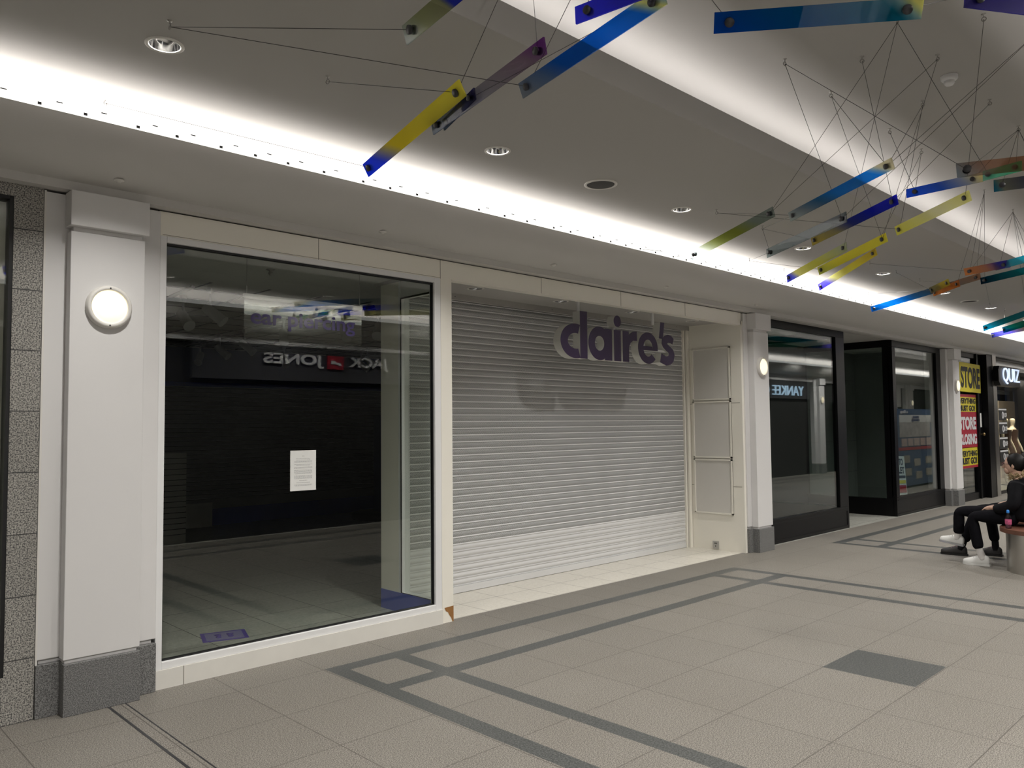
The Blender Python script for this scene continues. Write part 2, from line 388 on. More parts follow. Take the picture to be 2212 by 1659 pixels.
# ---------------------------------------------------------------- pillars with bulkhead lamps
def pillar(label, xa, xb_, sa, sb, lx, lz, side=1):
    f = (lambda y: y) if side == 1 else mir
    root = empty('pillar', ((xa+xb_)/2, f(5.3), 0), 0, label, 'pillar'); L = (-(xa+xb_)/2, -f(5.3), 0)
    def bld(m, n, mt, bev=.004):
        o = m.build(n, mt, root, bev); o.location = L; return o
    bld(MB().box(xa, xb_, f(5.20), f(5.6), .325, 3.045), 'backing_panel', M['white'])
    bld(MB().box(sa, sb, f(5.115), f(5.2), .318, 2.815).box(sa+.015, sb-.015, f(5.125), f(5.2), 2.8, 2.85), 'shaft', M['white'])
    bld(MB().box(sa-.012, sb+.012, f(5.075), f(5.2), 2.842, 3.05), 'capital', M['white'])
    bld(MB().box(xa+.02, xb_-.02, f(5.22), f(5.55), .29, .326).box(sa+.01, sb-.015, f(5.13), f(5.25), .29, .32), 'gap_filler', M['white'], 0)
    bld(MB().box(xa, xb_, f(5.185), f(5.6), 0, .30).box(sa, sb, f(5.10), f(5.2), 0, .296), 'plinth', M['plinth'], .003)
    return root
def lamp(x, y, z, label, r=.13, side=1):
    root = empty('bulkhead_lamp', (x, y, z), 0 if side == 1 else PI, label, 'wall lamp', 'round bulkhead lamps on the pillars')
    MB().lathe([(r, 0), (r, .018), (r*.95, .030), (r*.93, .033), (r*.80, .036), (r*.78, .030), (r*.78, .02)], n=48, axis='y').build('rim', M['trimring'], root)
    MB().lathe([(r*.79, .022), (r*.7, .034), (r*.5, .043), (r*.25, .048), (0, .05)], n=48, axis='y').build('diffuser', M['lamp'], root)
    for s in (-1, 1): MB().lathe([(.0, .0365), (.005, .0365), (.005, .03)], c=(0, 0, s*r*.865), n=10, axis='y').build('screw', M['darksteel'], root)
    return root
pillar('wide white pillar on a grey granite plinth between granite pier and empty shop window', 1.215, 1.88, 1.337, 1.757, 0, 0)
pillar('white pillar on granite plinth right of the roller shutter, before the first black window', 9.145, 9.66, 9.24, 9.615, 0, 0)
pillar('far white pillar on granite plinth beside the yellow sale posters', 16.75, 17.30, 16.87, 17.25, 0, 0)
lamp(1.548, 5.115, 2.378, 'round lit wall lamp on the left pillar nearest the camera')
lamp(9.425, 5.115, 2.365, 'round lit wall lamp on the pillar right of the shutter')
lamp(17.06, 5.115, 2.33, 'round lit wall lamp on the far pillar beside the sale posters')
# ---------------------------------------------------------------- granite-clad shop on the far left
m = MB(); m.box(1.062, 1.212, 5.2, 5.3, 0, 3.06); m.box(X0, 1.062, 5.2, 5.3, 2.985, 3.06); m.box(X0, 1.062, 5.2, 5.3, 0, .265)
struct(m.build('wall_granite', M['granite'])).name = 'wall_back'
m = MB().box(1.042, 1.062, 5.205, 5.30, .265, 2.985).box(X0, 1.04, 5.205, 5.30, 2.965, 2.985).box(X0, 1.04, 5.205, 5.30, .265, .285)
wf = struct(m.build('window_1', M['gasket']))
MB().box(X0, 1.043, 5.235, 5.245, .285, 2.966).build('glass_pane', M['glass'], wf)
m = MB().box(X0, 1.06, 5.31, 5.34, .2, 3.05)
tag(m.build('blanking_board', plain('beige_board', (.85, .82, .76), .6)), 'plain beige board behind the glass at the far left edge', 'board')
MB_dark = MB().box(1.214, 1.225, 5.195, 5.3, .3, 3.05)
struct(MB_dark.build('trim_3', M['trimring']))
# upper wall above shopfronts, hidden mostly by the bulkhead
struct(MB().box(X0, X1, 5.2, 5.3, 3.06, 4.05).build('wall_back_upper', M['ceil'])).name = 'wall_back_upper'
# ---------------------------------------------------------------- closed accessory shop: fascia, window, post, lobby
def joints(m, xs, y, z0, z1, w=.0025):
    for x in xs: m.box(x-w, x+w, y-.0015, y+.002, z0, z1)
m = MB().box(1.88, 9.12, YF, YF+.08, 2.893, 3.052); m.m = 1; joints(m, [3.036, 4.20, 5.436, 6.658, 7.863], YF, 2.893, 3.05)
m.box(1.9, 4.2, YF-.0015, YF, 2.899, 2.902); m.m = 0
m.box(4.32, 9.1, YF-.006, YF, 2.893, 2.899); m.m = 2; m.box(1.88, 9.12, YF+.02, YF+.08, 3.05, 3.06)
fo = m.build('fascia', [M['cream'], M['creamdark'], M['blackm']]); struct(fo).name = 'trim_4'
m = MB().box(1.862, 4.2, YF-.012, YF+.07, 0, .118); m.m = 1; joints(m, [2.062], YF-.012, 0, .118)
struct(m.build('trim_5', [M['sill'], M['creamdark']]))
m = MB()                                   # white aluminium frame
m.box(1.885, 1.927, YF-.002, YF+.07, .118, 2.893); m.box(4.135, 4.2, YF-.002, YF+.07, .118, 2.893)
m.box(1.927, 4.135, YF-.002, YF+.07, .118, .165); m.box(1.927, 4.135, YF-.002, YF+.07, 2.852, 2.893)
w2 = struct(m.build('window_2', M['alu'], bevel=.003))
m = MB().box(1.927, 1.935, YF+.02, YF+.05, .165, 2.852).box(4.127, 4.135, YF+.02, YF+.05, .165, 2.852).box(1.927, 4.135, YF+.02, YF+.05, .165, .173).box(1.927, 4.135, YF+.02, YF+.05, 2.838, 2.852)
m.build('gasket', M['gasket'], w2)
MB().box(1.935, 4.127, YF+.034, YF+.042, .173, 2.838).build('glass_pane', M['glass'], w2)
# return window into the lobby
m = MB()
m.box(4.205, 4.30, 5.30, 5.83, .12, .165); m.box(4.205, 4.30, 5.30, 5.83, 2.80, 2.95); m.box(4.205, 4.30, 5.295, 5.335, .12, 2.95); m.box(4.2, 4.305, 5.80, 5.83, .12, 2.95)
w3 = struct(m.build('window_3', M['alu'], bevel=.002))
m = MB().box(4.20, 4.206, 5.335, 5.80, .165, .175).box(4.20, 4.206, 5.335, 5.80, 2.785, 2.80).box(4.20, 4.206, 5.788, 5.80, .165, 2.80).box(4.2, 4.206, 5.335, 5.341, .165, 2.8)
m.build('gasket', M['gasket'], w3)
MB().box(4.246, 4.254, 5.335, 5.80, .165, 2.80).build('glass_pane', M['glass'], w3)
m = MB().box(4.20, 4.32, 5.83, 6.10, 0, 2.95); m.m = 1; m.box(4.197, 4.2, 5.3, 6.10, 0, .17); m.m = 0; m.box(4.20, 4.3, 5.29, 5.83, 0, .12)
struct(m.build('trim_6', [M['cream'], M['blueskirt']]))
# post with chipped foot
m = MB().box(4.202, 4.322, YF, YF+.08, .0, 2.893); m.m = 1
ch = [(4.225, .125), (4.3225, .13), (4.3225, .0), (4.31, .0), (4.295, .035), (4.275, .06), (4.262, .085), (4.24, .095)]
m.add([(x, YF-.0015, z) for x, z in ch], [tuple(range(len(ch)))])
m.box(4.322, 4.3235, YF, YF+.03, 0, .13)
struct(m.build('trim_7', [M['cream'], M['brownwood']]))
# lobby ceiling + lintel
m = MB().box(4.2, 9.12, YF+.08, 6.2, 2.95, 3.0).box(4.3, 9.12, 5.985, 6.02, 2.89, 2.951)
m.m = 1
for x in (5.0, 6.4, 7.6, 8.8): m.lathe([(0, 0), (.006, 0)], c=(x, 5.983, 2.92), n=8, axis='y')
struct(m.build('ceiling_lobby', [M['ceil'], M['darksteel']])).name = 'ceiling_lobby'
# side panel of the lobby
m = MB().box(9.1, 9.15, YF, 6.3, 0, 2.95); m.m = 1
for z in (.83, 1.90): m.box(9.0985, 9.1, YF+.03, 5.37, z-.003, z+.003); m.box(9.0985, 9.1, 5.95, 6.02, z-.003, z+.003)
m.m = 2
for z0, z1 in ((.465, 1.175), (1.19, 1.93), (1.945, 2.63)):
    m.m = 2; m.box(9.092, 9.1, 5.375, 5.945, z0, z1)
    m.m = 0
    for b in ((5.375, 5.395, z0, z1), (5.925, 5.945, z0, z1)): m.box(9.082, 9.1, *b)
    for zz in (z0, z1-.018): m.box(9.082, 9.1, 5.375, 5.945, zz, zz+.018)
struct(m.build('wall_lobby_right', [M['cream'], M['creamdark'], M['panelgrey']])).name = 'wall_lobby_right'
sk = empty('power_socket', (9.1, 5.645, .064), 0, 'small metal floor-level socket on the cream side panel right of the shutter', 'socket')
MB().box(-.012, 0, -.045, .045, -.05, .05).build('face_plate', M['socket'], sk, .002)
m = MB()
for dy in (-.018, 0, .018): m.box(-.014, -.011, dy-.004, dy+.004, .012, .03)
m.box(-.014, -.011, -.004, .004, -.025, -.005); m.build('slot', M['blackm'], sk)
# roller shutter
rs = empty('roller_shutter', (6.7, 6.05, 0), 0, 'tall grey slatted roller shutter closing the shop entrance', 'roller shutter')
def slats(z0, z1, name, mt):
    P = .067; pr = []
    n0, n1 = round(z0/P), round(z1/P)
    for k in range(n0, n1):
        z = k*P
        pr += [(6.052, z), (6.046, z+.003), (6.046, z+.009), (6.056, z+.011)]
        for t in (.15, .35, .55, .75, .92): pr.append((6.056-.013*math.sin(PI*t), z+.011+(P-.011)*t))
    pr.append((6.052, n1*P))
    m = MB().sheet_x(pr, 4.325, 9.02, sm=False); m.sm = [True]*len(m.f)
    o = m.build(name, mt, rs); o.location = (-6.7, -6.05, 0); return o
slats(.067, .47, 'solid_slats', M['slat']); slats(.469, 2.95, 'perforated_slats', M['perf'])
def rel(o): o.location = (-6.7, -6.05, 0); return o
rel(MB().box(4.325, 9.03, 6.035, 6.065, .003, .067).build('bottom_rail', M['slat'], rs, .002))
m = MB().box(9.005, 9.03, 6.02, 6.09, 0, 2.95).box(9.045, 9.095, 5.99, 6.09, 0, 2.95)
rel(m.build('guide_rail', M['cream'], rs)); rel(MB().box(9.028, 9.046, 6.03, 6.09, 0, 2.95).build('guide_slot', M['blackm'], rs))
rel(MB().box(4.30, 4.327, 6.03, 6.09, 0, 2.95).build('guide_rail', M['cream'], rs))
# lobby and shop downlights (unlit, ribbed)
def dead_light(x, y, z, label, r=.085):
    root = empty('recessed_downlight', (x, y, z), 0, label, 'downlight')
    MB().lathe([(r, 0), (r, -.006), (r*.86, -.009), (r*.82, 0)], n=32).build('rim', M['trimring'], root)
    m = MB()
    for k in range(6):
        q = r*(.82-.13*k); m.lathe([(q, -.001), (q*.93, -.008), (q*.86, -.001)], n=28)
    m.build('louvre', M['reflector'], root); return root
for x, lb in ((4.95, 'unlit recessed downlight in the lobby soffit nearest the window post'), (6.15, 'unlit recessed downlight in the lobby soffit left of the letters'), (7.38, 'unlit recessed downlight in the lobby soffit above the letter r'), (8.62, 'unlit recessed downlight in the lobby soffit nearest the side panel')):
    dead_light(x, 5.62, 2.95, lb)
dead_light(2.50, 5.72, 2.98, 'unlit louvred downlight in the empty shop ceiling near the left pillar')
dead_light(3.86, 5.80, 2.98, 'unlit louvred downlight in the empty shop ceiling near the return window')
# empty shop interior
m = MB()
m.box(1.2, 1.3, 5.3, 13.5, 0, 3.06); m.box(9.6, 9.65, 6.1, 13.5, 0, 3.06)
m.box(1.3, 9.6, 13.3, 13.4, 0, 3.06)
m.m = 1
struct(m.build('wall_shop', [M['slatwall'], M['slatline']])).name = 'wall_shop'
m = MB(); z = .45
while z < 2.35: m.box(1.3, 9.6, 13.29, 13.3, z-.004, z+.004); z += .075
m.m = 1; m.box(1.3, 9.6, 13.28, 13.3, 2.40, 3.0); m.m = 2; m.box(1.3, 9.6, 13.27, 13.3, 2.35, 2.42); m.m = 2; m.box(1.3, 9.6, 13.26, 13.3, 0, .28)
struct(m.build('trim_8', [M['slatline'], M['navy'], M['blueskirt']]))
m = MB().box(1.3, 9.6, 5.3, 7.1, 2.98, 3.05); m.box(1.3, 9.6, 7.1, 13.3, 3.02, 3.06); m.m = 1
for k in range(16): m.box(1.3+k*.6, 1.315+k*.6, 7.1, 13.3, 3.012, 3.02)
for k in range(11): m.box(1.3, 9.6, 7.15+k*.6, 7.165+k*.6, 3.012, 3.02)
struct(m.build('ceiling_shop', [plain('shop_ceiling', (.5, .5, .47), .8), M['darksteel']])).name = 'ceiling_shop'
# slatwall gondola at left, framed notice, tower stand, floor sticker
m = MB().box(3.3, 4.60, 11.6, 12.1, 0, 1.29); m.m = 1
for k in range(15): m.box(3.3, 4.6, 11.593, 11.6, .12+k*.078, .128+k*.078)
tag(m.build('slatted_display_unit', [M['panelgrey'], M['slatline']]), 'low grey slatted display unit deep inside the empty shop at left', 'display unit')
m = MB().box(4.95, 5.55, 12.9, 12.93, .03, .42); m.m = 1
m.box(5.0, 5.5, 12.895, 12.9, .08, .37)
tag(m.build('framed_notice', [M['trimring'], M['panelgrey']]), 'small pale framed notice leaning by the blue skirting in the empty shop', 'notice')
root = empty('display_tower', (8.3, 12.0, 0), 0, 'dark tall display stand on a round base inside the empty shop', 'display stand')
MB().lathe([(0, 0), (.55, 0), (.55, .10), (.5, .12), (0, .12)], n=32).build('base', M['blackm'], root)
MB().box(-.12, .12, -.12, .12, .12, 1.85).build('column', M['navy'], root)
for z in (.6, 1.1, 1.5): MB().box(-.02, .2, -.14, -.12, z, z+.01).build('hook', M['chrome'], root)
m = MB().box(-.17, .17, -.145, .145, 0, .0015); m.m = 1; m.box(-.14, .14, -.115, .115, .0015, .002)
m.m = 0
for s in (-1, 1):
    for (dx, dy, rx, ry) in ((0, -.035, .022, .03), (0, .03, .026, .032), (-.005*s, 0, .016, .03)): m.ellip((s*.045+dx, dy, .0025), (rx, ry, .001), 12, 4)
    for k in range(5): m.ellip((s*(.025+k*.011), .07-.004*k, .0025), (.006, .008, .001), 8, 4)
fs_ = m.build('floor_sticker', [M['lav'], plain('pale_purple', (.22, .20, .38), .5)]); fs_.location = (2.76, 6.17, 0.001); fs_.rotation_euler = (0, 0, math.radians(-18))
tag(fs_, 'purple floor sticker with footprints behind the empty shop window', 'floor sticker')
# track spotlights
def spot_head(x, y, z, az, label):
    root = empty('track_spotlight', (x, y, z), az, label, 'spotlight', 'white track spotlights in the empty shop')
    MB().box(-.03, .03, -.02, .02, .21, .27).tube((0, 0, .1), (0, 0, .22), .012).build('mount', M['spotbody'], root)
    a = Vector((0, .05, .08)); b = Vector((0, -.12, -.06))
    MB().tube(a, b, .05, .055, n=16).build('can', M['spotbody'], root)
    q = (b-a).normalized(); MB().tube(b, b+q*.02, .062, .062, n=16).build('bezel', M['spotbody'], root)
sp = [(3.2, 8.2, 'far left above the low display unit'), (3.25, 7.65, 'second from the left pillar side'), (4.95, 11.3, 'deep in the shop above the leaning notice'), (4.95, 10.5, 'deep in the shop below the hanging sign corner'), (4.75, 9.0, 'behind the first letters of the hanging sign'), (6.5, 12.3, 'deep behind the mirrored lettering'), (5.05, 8.1, 'behind the last letters of the hanging sign'), (8.1, 12.4, 'deepest, near the return window column'), (7.7, 11.6, 'beside the deepest one'), (5.3, 7.75, 'nearest the return window'), (5.2, 12.6, 'against the navy back wall')]
for i, (x, y, lb) in enumerate(sp): spot_head(x, y, 2.76, random.uniform(-1, 1), 'white track spotlight in the empty shop, '+lb)
for k, (xa, ya, xc, yc, lb) in enumerate([(3.0, 7.45, 3.45, 12.9, 'thin dark lighting track left of the hanging sign'), (5.0, 7.4, 5.1, 12.9, 'thin dark lighting track behind the hanging sign')]):
    m = MB(); m.tube((xa, ya, 2.985), (xc, yc, 2.985), .018, n=6); tag(m.build('lighting_track', M['blackm']), lb, 'lighting track')
m = MB().lathe([(0, -.05), (.012, -.05), (.02, -.03), (.01, -.015), (.03, -.008), (.04, 0), (0, 0)], n=16)
tag(m.build('sprinkler_head', M['chrome'], loc=(3.15, 6.2, 2.98)), 'small ceiling sprinkler inside the empty shop window', 'sprinkler')
BOARDS=[
   ('B1', [2.58, 3.898, 3.15], [2.33, 2.725, 3.2], [-0.435, 0.131, 0.891], 0.08) ,
   ('B2', [2.473, 3.039, 3.15], [2.337, 2.647, 3.15], [-0.133, 0.046, 0.99], 0.053) ,
   ('B3', [2.456, 3.108, 3.15], [2.242, 2.114, 3.15], [-0.175, 0.038, 0.984], 0.068) ,
   ('B4', [1.785, 2.427, 3.15], [1.696, 1.801, 3.15], [-0.264, 0.038, 0.964], 0.073) ,
   ('B5', [2.473, 2.485, 3.15], [2.28, 1.571, 3.15], [-0.355, 0.075, 0.932], 0.068) ,
   ('B6', [2.159, 1.879, 3.15], [2.223, 1.448, 3.15], [-0.061, -0.009, 0.998], 0.064) ,
   ('B7', [2.584, 1.559, 3.15], [3.049, 0.978, 3.15], [-0.428, -0.343, 0.836], 0.074) ,
   ('B8', [3.087, 0.848, 3.15], [3.514, 0.588, 3.15], [-0.087, -0.144, 0.986], 0.067) ,
   ('B10', [5.474, 2.714, 3.15], [4.779, 1.725, 3.15], [-0.22, 0.155, 0.963], 0.068) ,
   ('B11', [6.078, 3.955, 3.15], [5.483, 2.843, 3.22], [-0.158, 0.146, 0.977], 0.077) ,
   ('B12', [6.509, 3.45, 3.15], [5.783, 2.428, 3.15], [-0.038, 0.027, 0.999], 0.079) ,
   ('B13', [6.361, 2.965, 3.15], [5.589, 1.998, 3.15], [-0.14, 0.111, 0.984], 0.07) ,
   ('B14', [6.518, 2.347, 3.15], [5.858, 1.628, 3.15], [-0.185, 0.17, 0.968], 0.073) ,
   ('B15', [7.672, 3.516, 3.15], [7.117, 2.644, 3.25], [-0.127, 0.193, 0.973], 0.079) ,
   ('B16', [7.827, 3.928, 3.15], [6.987, 2.941, 3.2], [-0.026, 0.072, 0.997], 0.079) ,
   ('B17', [8.598, 3.942, 3.15], [7.884, 3.031, 3.3], [-0.061, 0.208, 0.976], 0.073) ,
   ('B18', [5.493, 1.904, 3.15], [5.474, 1.447, 3.15], [-0.042, 0.002, 0.999], 0.058) ,
   ('B19', [5.211, 1.516, 3.15], [5.411, 1.097, 3.15], [0.201, 0.096, 0.975], 0.093) ,
   ('B20', [5.455, 1.44, 3.15], [5.404, 1.221, 3.15], [0.08, -0.019, 0.997], 0.062) ,
   ('B21', [5.74, 1.457, 3.15], [5.834, 1.165, 3.15], [-0.171, -0.055, 0.984], 0.076) ,
   ('B22', [8.861, 2.541, 3.15], [8.71, 2.105, 3.15], [-0.331, 0.115, 0.937], 0.075) ,
   ('B23', [8.807, 2.251, 3.15], [8.459, 1.784, 3.15], [-0.135, 0.1, 0.986], 0.07) ,
   ('B24', [9.575, 2.591, 3.15], [9.17, 1.981, 3.15], [-0.091, 0.061, 0.994], 0.072) ,
   ('B25', [10.822, 4.25, 3.15], [10.279, 2.783, 3.32], [-0.065, 0.139, 0.988], 0.075) ,
   ('B26', [10.046, 3.223, 3.15], [9.533, 2.79, 3.15], [-0.105, 0.124, 0.987], 0.072) ,
   ('B26b', [9.821, 3.183, 3.15], [9.357, 2.84, 3.15], [-0.156, 0.211, 0.965], 0.072) ,
   ('B27', [14.541, 3.927, 3.15], [13.867, 3.02, 3.3], [0.013, 0.153, 0.988], 0.092) ,
   ('B28', [15.855, 4.155, 3.15], [14.916, 3.349, 3.15], [-0.108, 0.125, 0.986], 0.084) ,
   ('B29', [15.098, 3.786, 3.15], [13.933, 3.035, 3.15], [-0.104, 0.161, 0.982], 0.1) ,
]
ANCHORS= {'a': [4.784, 2.375, 4.0], 'b': [5.118, 2.015, 4.0], 'c': [5.453, 1.671, 4.0], 'd': [5.505, 2.392, 4.0], 'e': [6.169, 2.002, 4.0], 'f': [6.511, 1.655, 4.0], 'g': [6.563, 2.384, 4.0], 'h': [7.264, 2.383, 4.0], 'i': [5.1, 1.308, 4.0], 'j': [4.771, 1.669, 4.0], 'k': [7.274, 1.654, 4.0], 'l': [9.042, 2.382, 4.0], 'm': [10.126, 2.392, 4.0], 'n': [2.62, 2.6, 4.0], 'o': [3.006, 2.919, 4.0], 'p': [2.995, 2.52, 4.0], 'q': [3.498, 2.22, 4.0], 'r': [5.521, 1.137, 4.0], 's': [4.846, 0.966, 4.0], 'A': [1.396, 3.78, 3.59], 'B': [2.265, 3.801, 3.59], 'C': [1.459, 4.94, 3.59], 'D': [6.316, 3.831, 3.59], 'E': [7.182, 3.848, 3.59], 'F': [8.486, 4.729, 3.59], 'G': [9.387, 4.753, 3.59], 'H': [9.756, 3.83, 3.59], 'I': [10.62, 3.84, 3.59], 'J': [11.495, 3.852, 3.59], 'K': [12.087, 4.781, 3.59], 'M': [6.707, 5.308, 3.59], 'N': [7.593, 5.275, 3.59], 'O': [14.818, 3.892, 3.59], 'P': [15.7, 3.899, 3.59], 'Q': [16.481, 4.787, 3.59], 'R': [17.331, 4.774, 3.59], 'L0': [0.793, 4.893, 3.59]}
WIRES= [('B1A', 'C'), ('B1B', 'n'), ('B1B', 'B'), ('B4A', 'A'), ('B5A', 'A'), ('B3B', 'o'), ('B5A', 'p'), ('B2B', 'q'), ('B5B', 'q'), ('B6A', 'p'), ('B7A', 'q'), ('B12B', 'a'), ('B19A', 'a'), ('B10B', 'd'), ('B15B', 'd'), ('B13B', 'b'), ('B11B', 'j'), ('B16B', 'j'), ('B20A', 'j'), ('B11B', 'c'), ('B15B', 'c'), ('B10B', 'e'), ('B14A', 'e'), ('B18A', 'g'), ('B18A', 'h'), ('B17B', 'h'), ('B13B', 'f'), ('B14B', 'i'), ('B19A', 'k'), ('B21A', 'k'), ('B22A', 'l'), ('B24A', 'l'), ('B22A', 'm'), ('B23A', 'm'), ('B10B', 'r'), ('B12B', 'r'), ('B7B', 's'), ('B8A', 's'), ('B10A', 'D'), ('B12A', 'E'), ('B10A', 'E'), ('B12A', 'F'), ('B16A', 'F'), ('B15A', 'F'), ('B17A', 'G'), ('B22A', 'H'), ('B26A', 'I'), ('B26bB', 'J'), ('B25A', 'K'), ('B11A', 'M'), ('B11A', 'N'), ('B14A', 'D'), ('B24A', 'O'), ('B29A', 'P'), ('B27A', 'Q'), ('B28A', 'R'), ('B25B', 'l'), ('B26B', 'l'), ('B13A', 'E'), ('B6B', 's'), ('B4B', 'p'), ('B27B', 'm'), ('B28B', 'm'), ('B29B', 'm'), ('B20B', 'k'), ('B18B', 'k'), ('B21B', 'k'), ('B8B', 's'), ('B19B', 'k'), ('B23B', 'm'), ('B24B', 'm'), ('B26bA', 'K'), ('B16A', 'F')]
# ---------------------------------------------------------------- lettering
def text_obj(name, s, wdt, hgt, mt, parent=None, thick=.002, bold=0, mirror=False, shear=0):
    """flat solid lettering, centred, in the xz plane facing -y, fitted to wdt x hgt"""
    cu = bpy.data.curves.new('t', 'FONT'); cu.body = s; cu.size = 1; cu.offset = bold; cu.shear = shear; cu.extrude = .05
    cu.align_x = 'CENTER'; cu.resolution_u = 6; cu.space_line = .85
    t = bpy.data.objects.new('t', cu); COL.objects.link(t)
    dg = bpy.context.evaluated_depsgraph_get(); dg.update()
    me = bpy.data.meshes.new_from_object(t.evaluated_get(dg)); bpy.data.objects.remove(t)
    xs = [v.co.x for v in me.vertices]; ys = [v.co.y for v in me.vertices]
    cx, cy = (max(xs)+min(xs))/2, (max(ys)+min(ys))/2; sx = wdt/(max(xs)-min(xs)); sy = hgt/(max(ys)-min(ys))
    for v in me.vertices:
        x, y, z = v.co; v.co = ((x-cx)*sx*(-1 if mirror else 1), -z/.05*thick/2, (y-cy)*sy)
    me.materials.clear(); me.materials.append(mt); me.name = name
    o = bpy.data.objects.new(name, me); COL.objects.link(o)
    if parent: o.parent = parent
    return o
# hanging "ear piercing" sign
hs = empty('hanging_sign', (3.12, 5.55, 2.47), 0, 'frosted hanging sign reading ear piercing in the empty shop window', 'hanging sign')
MB().box(-.508, .508, -.003, .003, -.165, .145).build('acrylic_panel', glass('frosted_acrylic', (.80, .80, .80), .10), hs)
MB().box(-.512, .512, -.012, .012, .145, .166).box(-.51, .51, -.007, .007, .13, .146).build('top_rail', M['alu'], hs)
for sx in (-.49, .49):
    MB().tube((sx, 0, .166), (sx, 0, .43), .0022, n=6).tube((sx, 0, .166), (sx, 0, .22), .006, n=6).build('hanging_wire', M['chrome'], hs)
o = text_obj('lettering', 'ear piercing', .90, .145, M['lav'], hs, .004, .02); o.location = (-.008, -.006, -.018)
# A4 notice taped on the glass, small type
nt_ = empty('paper_notice', (2.933, 5.2515, 1.327), 0, 'white sheet of small print taped to the empty shop window', 'notice')
MB().box(-.104, .104, -.001, .0005, -.146, .146).build('sheet', M['paper'], nt_)
m = MB(); z = .105; random.seed(3)
for n_, gap in ((1, .016), (1, .008), (1, .007), (2, .013), (2, .012), (2, .012), (5, .012), (4, .012), (1, .013), (1, .013), (2, 0)):
    for k in range(n_):
        hw = random.uniform(.03, .075) if k == n_-1 else .072
        if z > .1: hw = .008
        x = -hw
        while x < hw:
            l = random.uniform(.005, .014); m.box(x, min(x+l, hw), -.0014, -.001, z-.0012, z+.0012); x += l+.003
        z -= .0065
    z -= gap-.004
m.build('printed_lines', M['greytext'], nt_)
# ---------------------------------------------------------------- claire's letters, each a solid channel letter
DEP = .10
class Let:
    def __init__(s): s.mb = MB(); s.k = 0
    def strip(s, outer, inner):          # two matching polylines -> solid band
        m = s.mb; n = len(outer); F, Bk = s.k*.0007, DEP-s.k*.0007; s.k += 1
        vs = [(x, F, z) for x, z in outer]+[(x, F, z) for x, z in inner]+[(x, Bk, z) for x, z in outer]+[(x, Bk, z) for x, z in inner]
        m.m = 0; m.add(vs, [(i, i+1, n+i+1, n+i) for i in range(n-1)], False)
        m.m = 1; m.add(vs, [(2*n+i, 3*n+i, 3*n+i+1, 2*n+i+1) for i in range(n-1)]+[(i, 2*n+i, 2*n+i+1, i+1) for i in range(n-1)]+[(n+i, n+i+1, 3*n+i+1, 3*n+i) for i in range(n-1)]+[(0, n, 3*n, 2*n), (n-1, 3*n-1, 4*n-1, 2*n-1)], False)
        return s
    def arc(s, cx, cz, ro, so, ri, si, a0, a1, n=32, icx=0):
        t = [math.radians(a0+(a1-a0)*i/n) for i in range(n+1)]
        return s.strip([(cx+ro*math.cos(a), cz+so*math.sin(a)) for a in t], [(cx+icx+ri*math.cos(a), cz+si*math.sin(a)) for a in t])
    def bar(s, x0, x1, z0, z1, sh=0): return s.strip([(x0, z0), (x0+sh, z1)], [(x1, z0), (x1+sh, z1)])
sg = empty('shop_name_sign', (0, 5.45, 0), 0, "dark purple three-dimensional letters reading claire's hung before the shutter", 'sign')
def letter(L): return L.mb.build('letter', [M['purple'], M['lettside']], sg)
b0, xh, asc = 2.335, 2.692, 2.836; cz = (b0+xh)/2; hz = (xh-b0)/2
letter(Let().arc(6.185, cz, .235, hz+.003, .122, .082, 72, 288))
letter(Let().bar(6.255, 6.372, b0, asc))
letter(Let().arc(6.572, cz, .185, hz+.003, .078, .080, 0, 360, 48).bar(6.66, 6.785, b0, xh-.012))
letter(Let().bar(6.818, 6.940, b0, xh-.012)); letter(Let().arc(6.882, 2.777, .064, .064, .0005, .0005, 0, 360, 32))
letter(Let().bar(6.972, 7.085, b0, xh-.012).strip([(7.04, 2.53), (7.055, 2.60), (7.10, 2.655), (7.16, 2.685), (7.235, 2.69)], [(7.085, 2.44), (7.09, 2.51), (7.115, 2.55), (7.16, 2.58), (7.235, 2.583)]))
letter(Let().arc(7.44, cz, .19, hz+.003, .088, .098, 0, 318, 48).bar(7.30, 7.63, 2.488, 2.535))
letter(Let().bar(7.655, 7.735, 2.64, 2.835, .035))
so = [(7.955, 2.655), (7.90, 2.69), (7.83, 2.697), (7.765, 2.68), (7.715, 2.64), (7.705, 2.585), (7.735, 2.54), (7.79, 2.505), (7.84, 2.485), (7.85, 2.462), (7.835, 2.442), (7.79, 2.437), (7.735, 2.455), (7.70, 2.475)]
si = [(7.925, 2.585), (7.885, 2.60), (7.845, 2.602), (7.825, 2.597), (7.818, 2.59), (7.82, 2.585), (7.83, 2.58), (7.88, 2.555), (7.94, 2.52), (7.968, 2.46), (7.945, 2.385), (7.88, 2.34), (7.79, 2.328), (7.67, 2.36)]
letter(Let().strip(so, si))
for x in (6.30, 7.62): MB().tube((x, .06, 2.80), (x, .06, 2.951), .017, n=12).lathe([(.03, 0), (.03, -.006), (0, -.006)], c=(x, .06, 2.951), n=16).build('hanger_rod', M['alu'], sg)
MB().tube((6.885, .05, 2.67), (6.885, .05, 2.72), .012, n=8).build('hanger_rod', M['alu'], sg)
MB().box(7.34, 7.86, .03, .06, 2.485, 2.51).build('connecting_bar', M['alu'], sg)
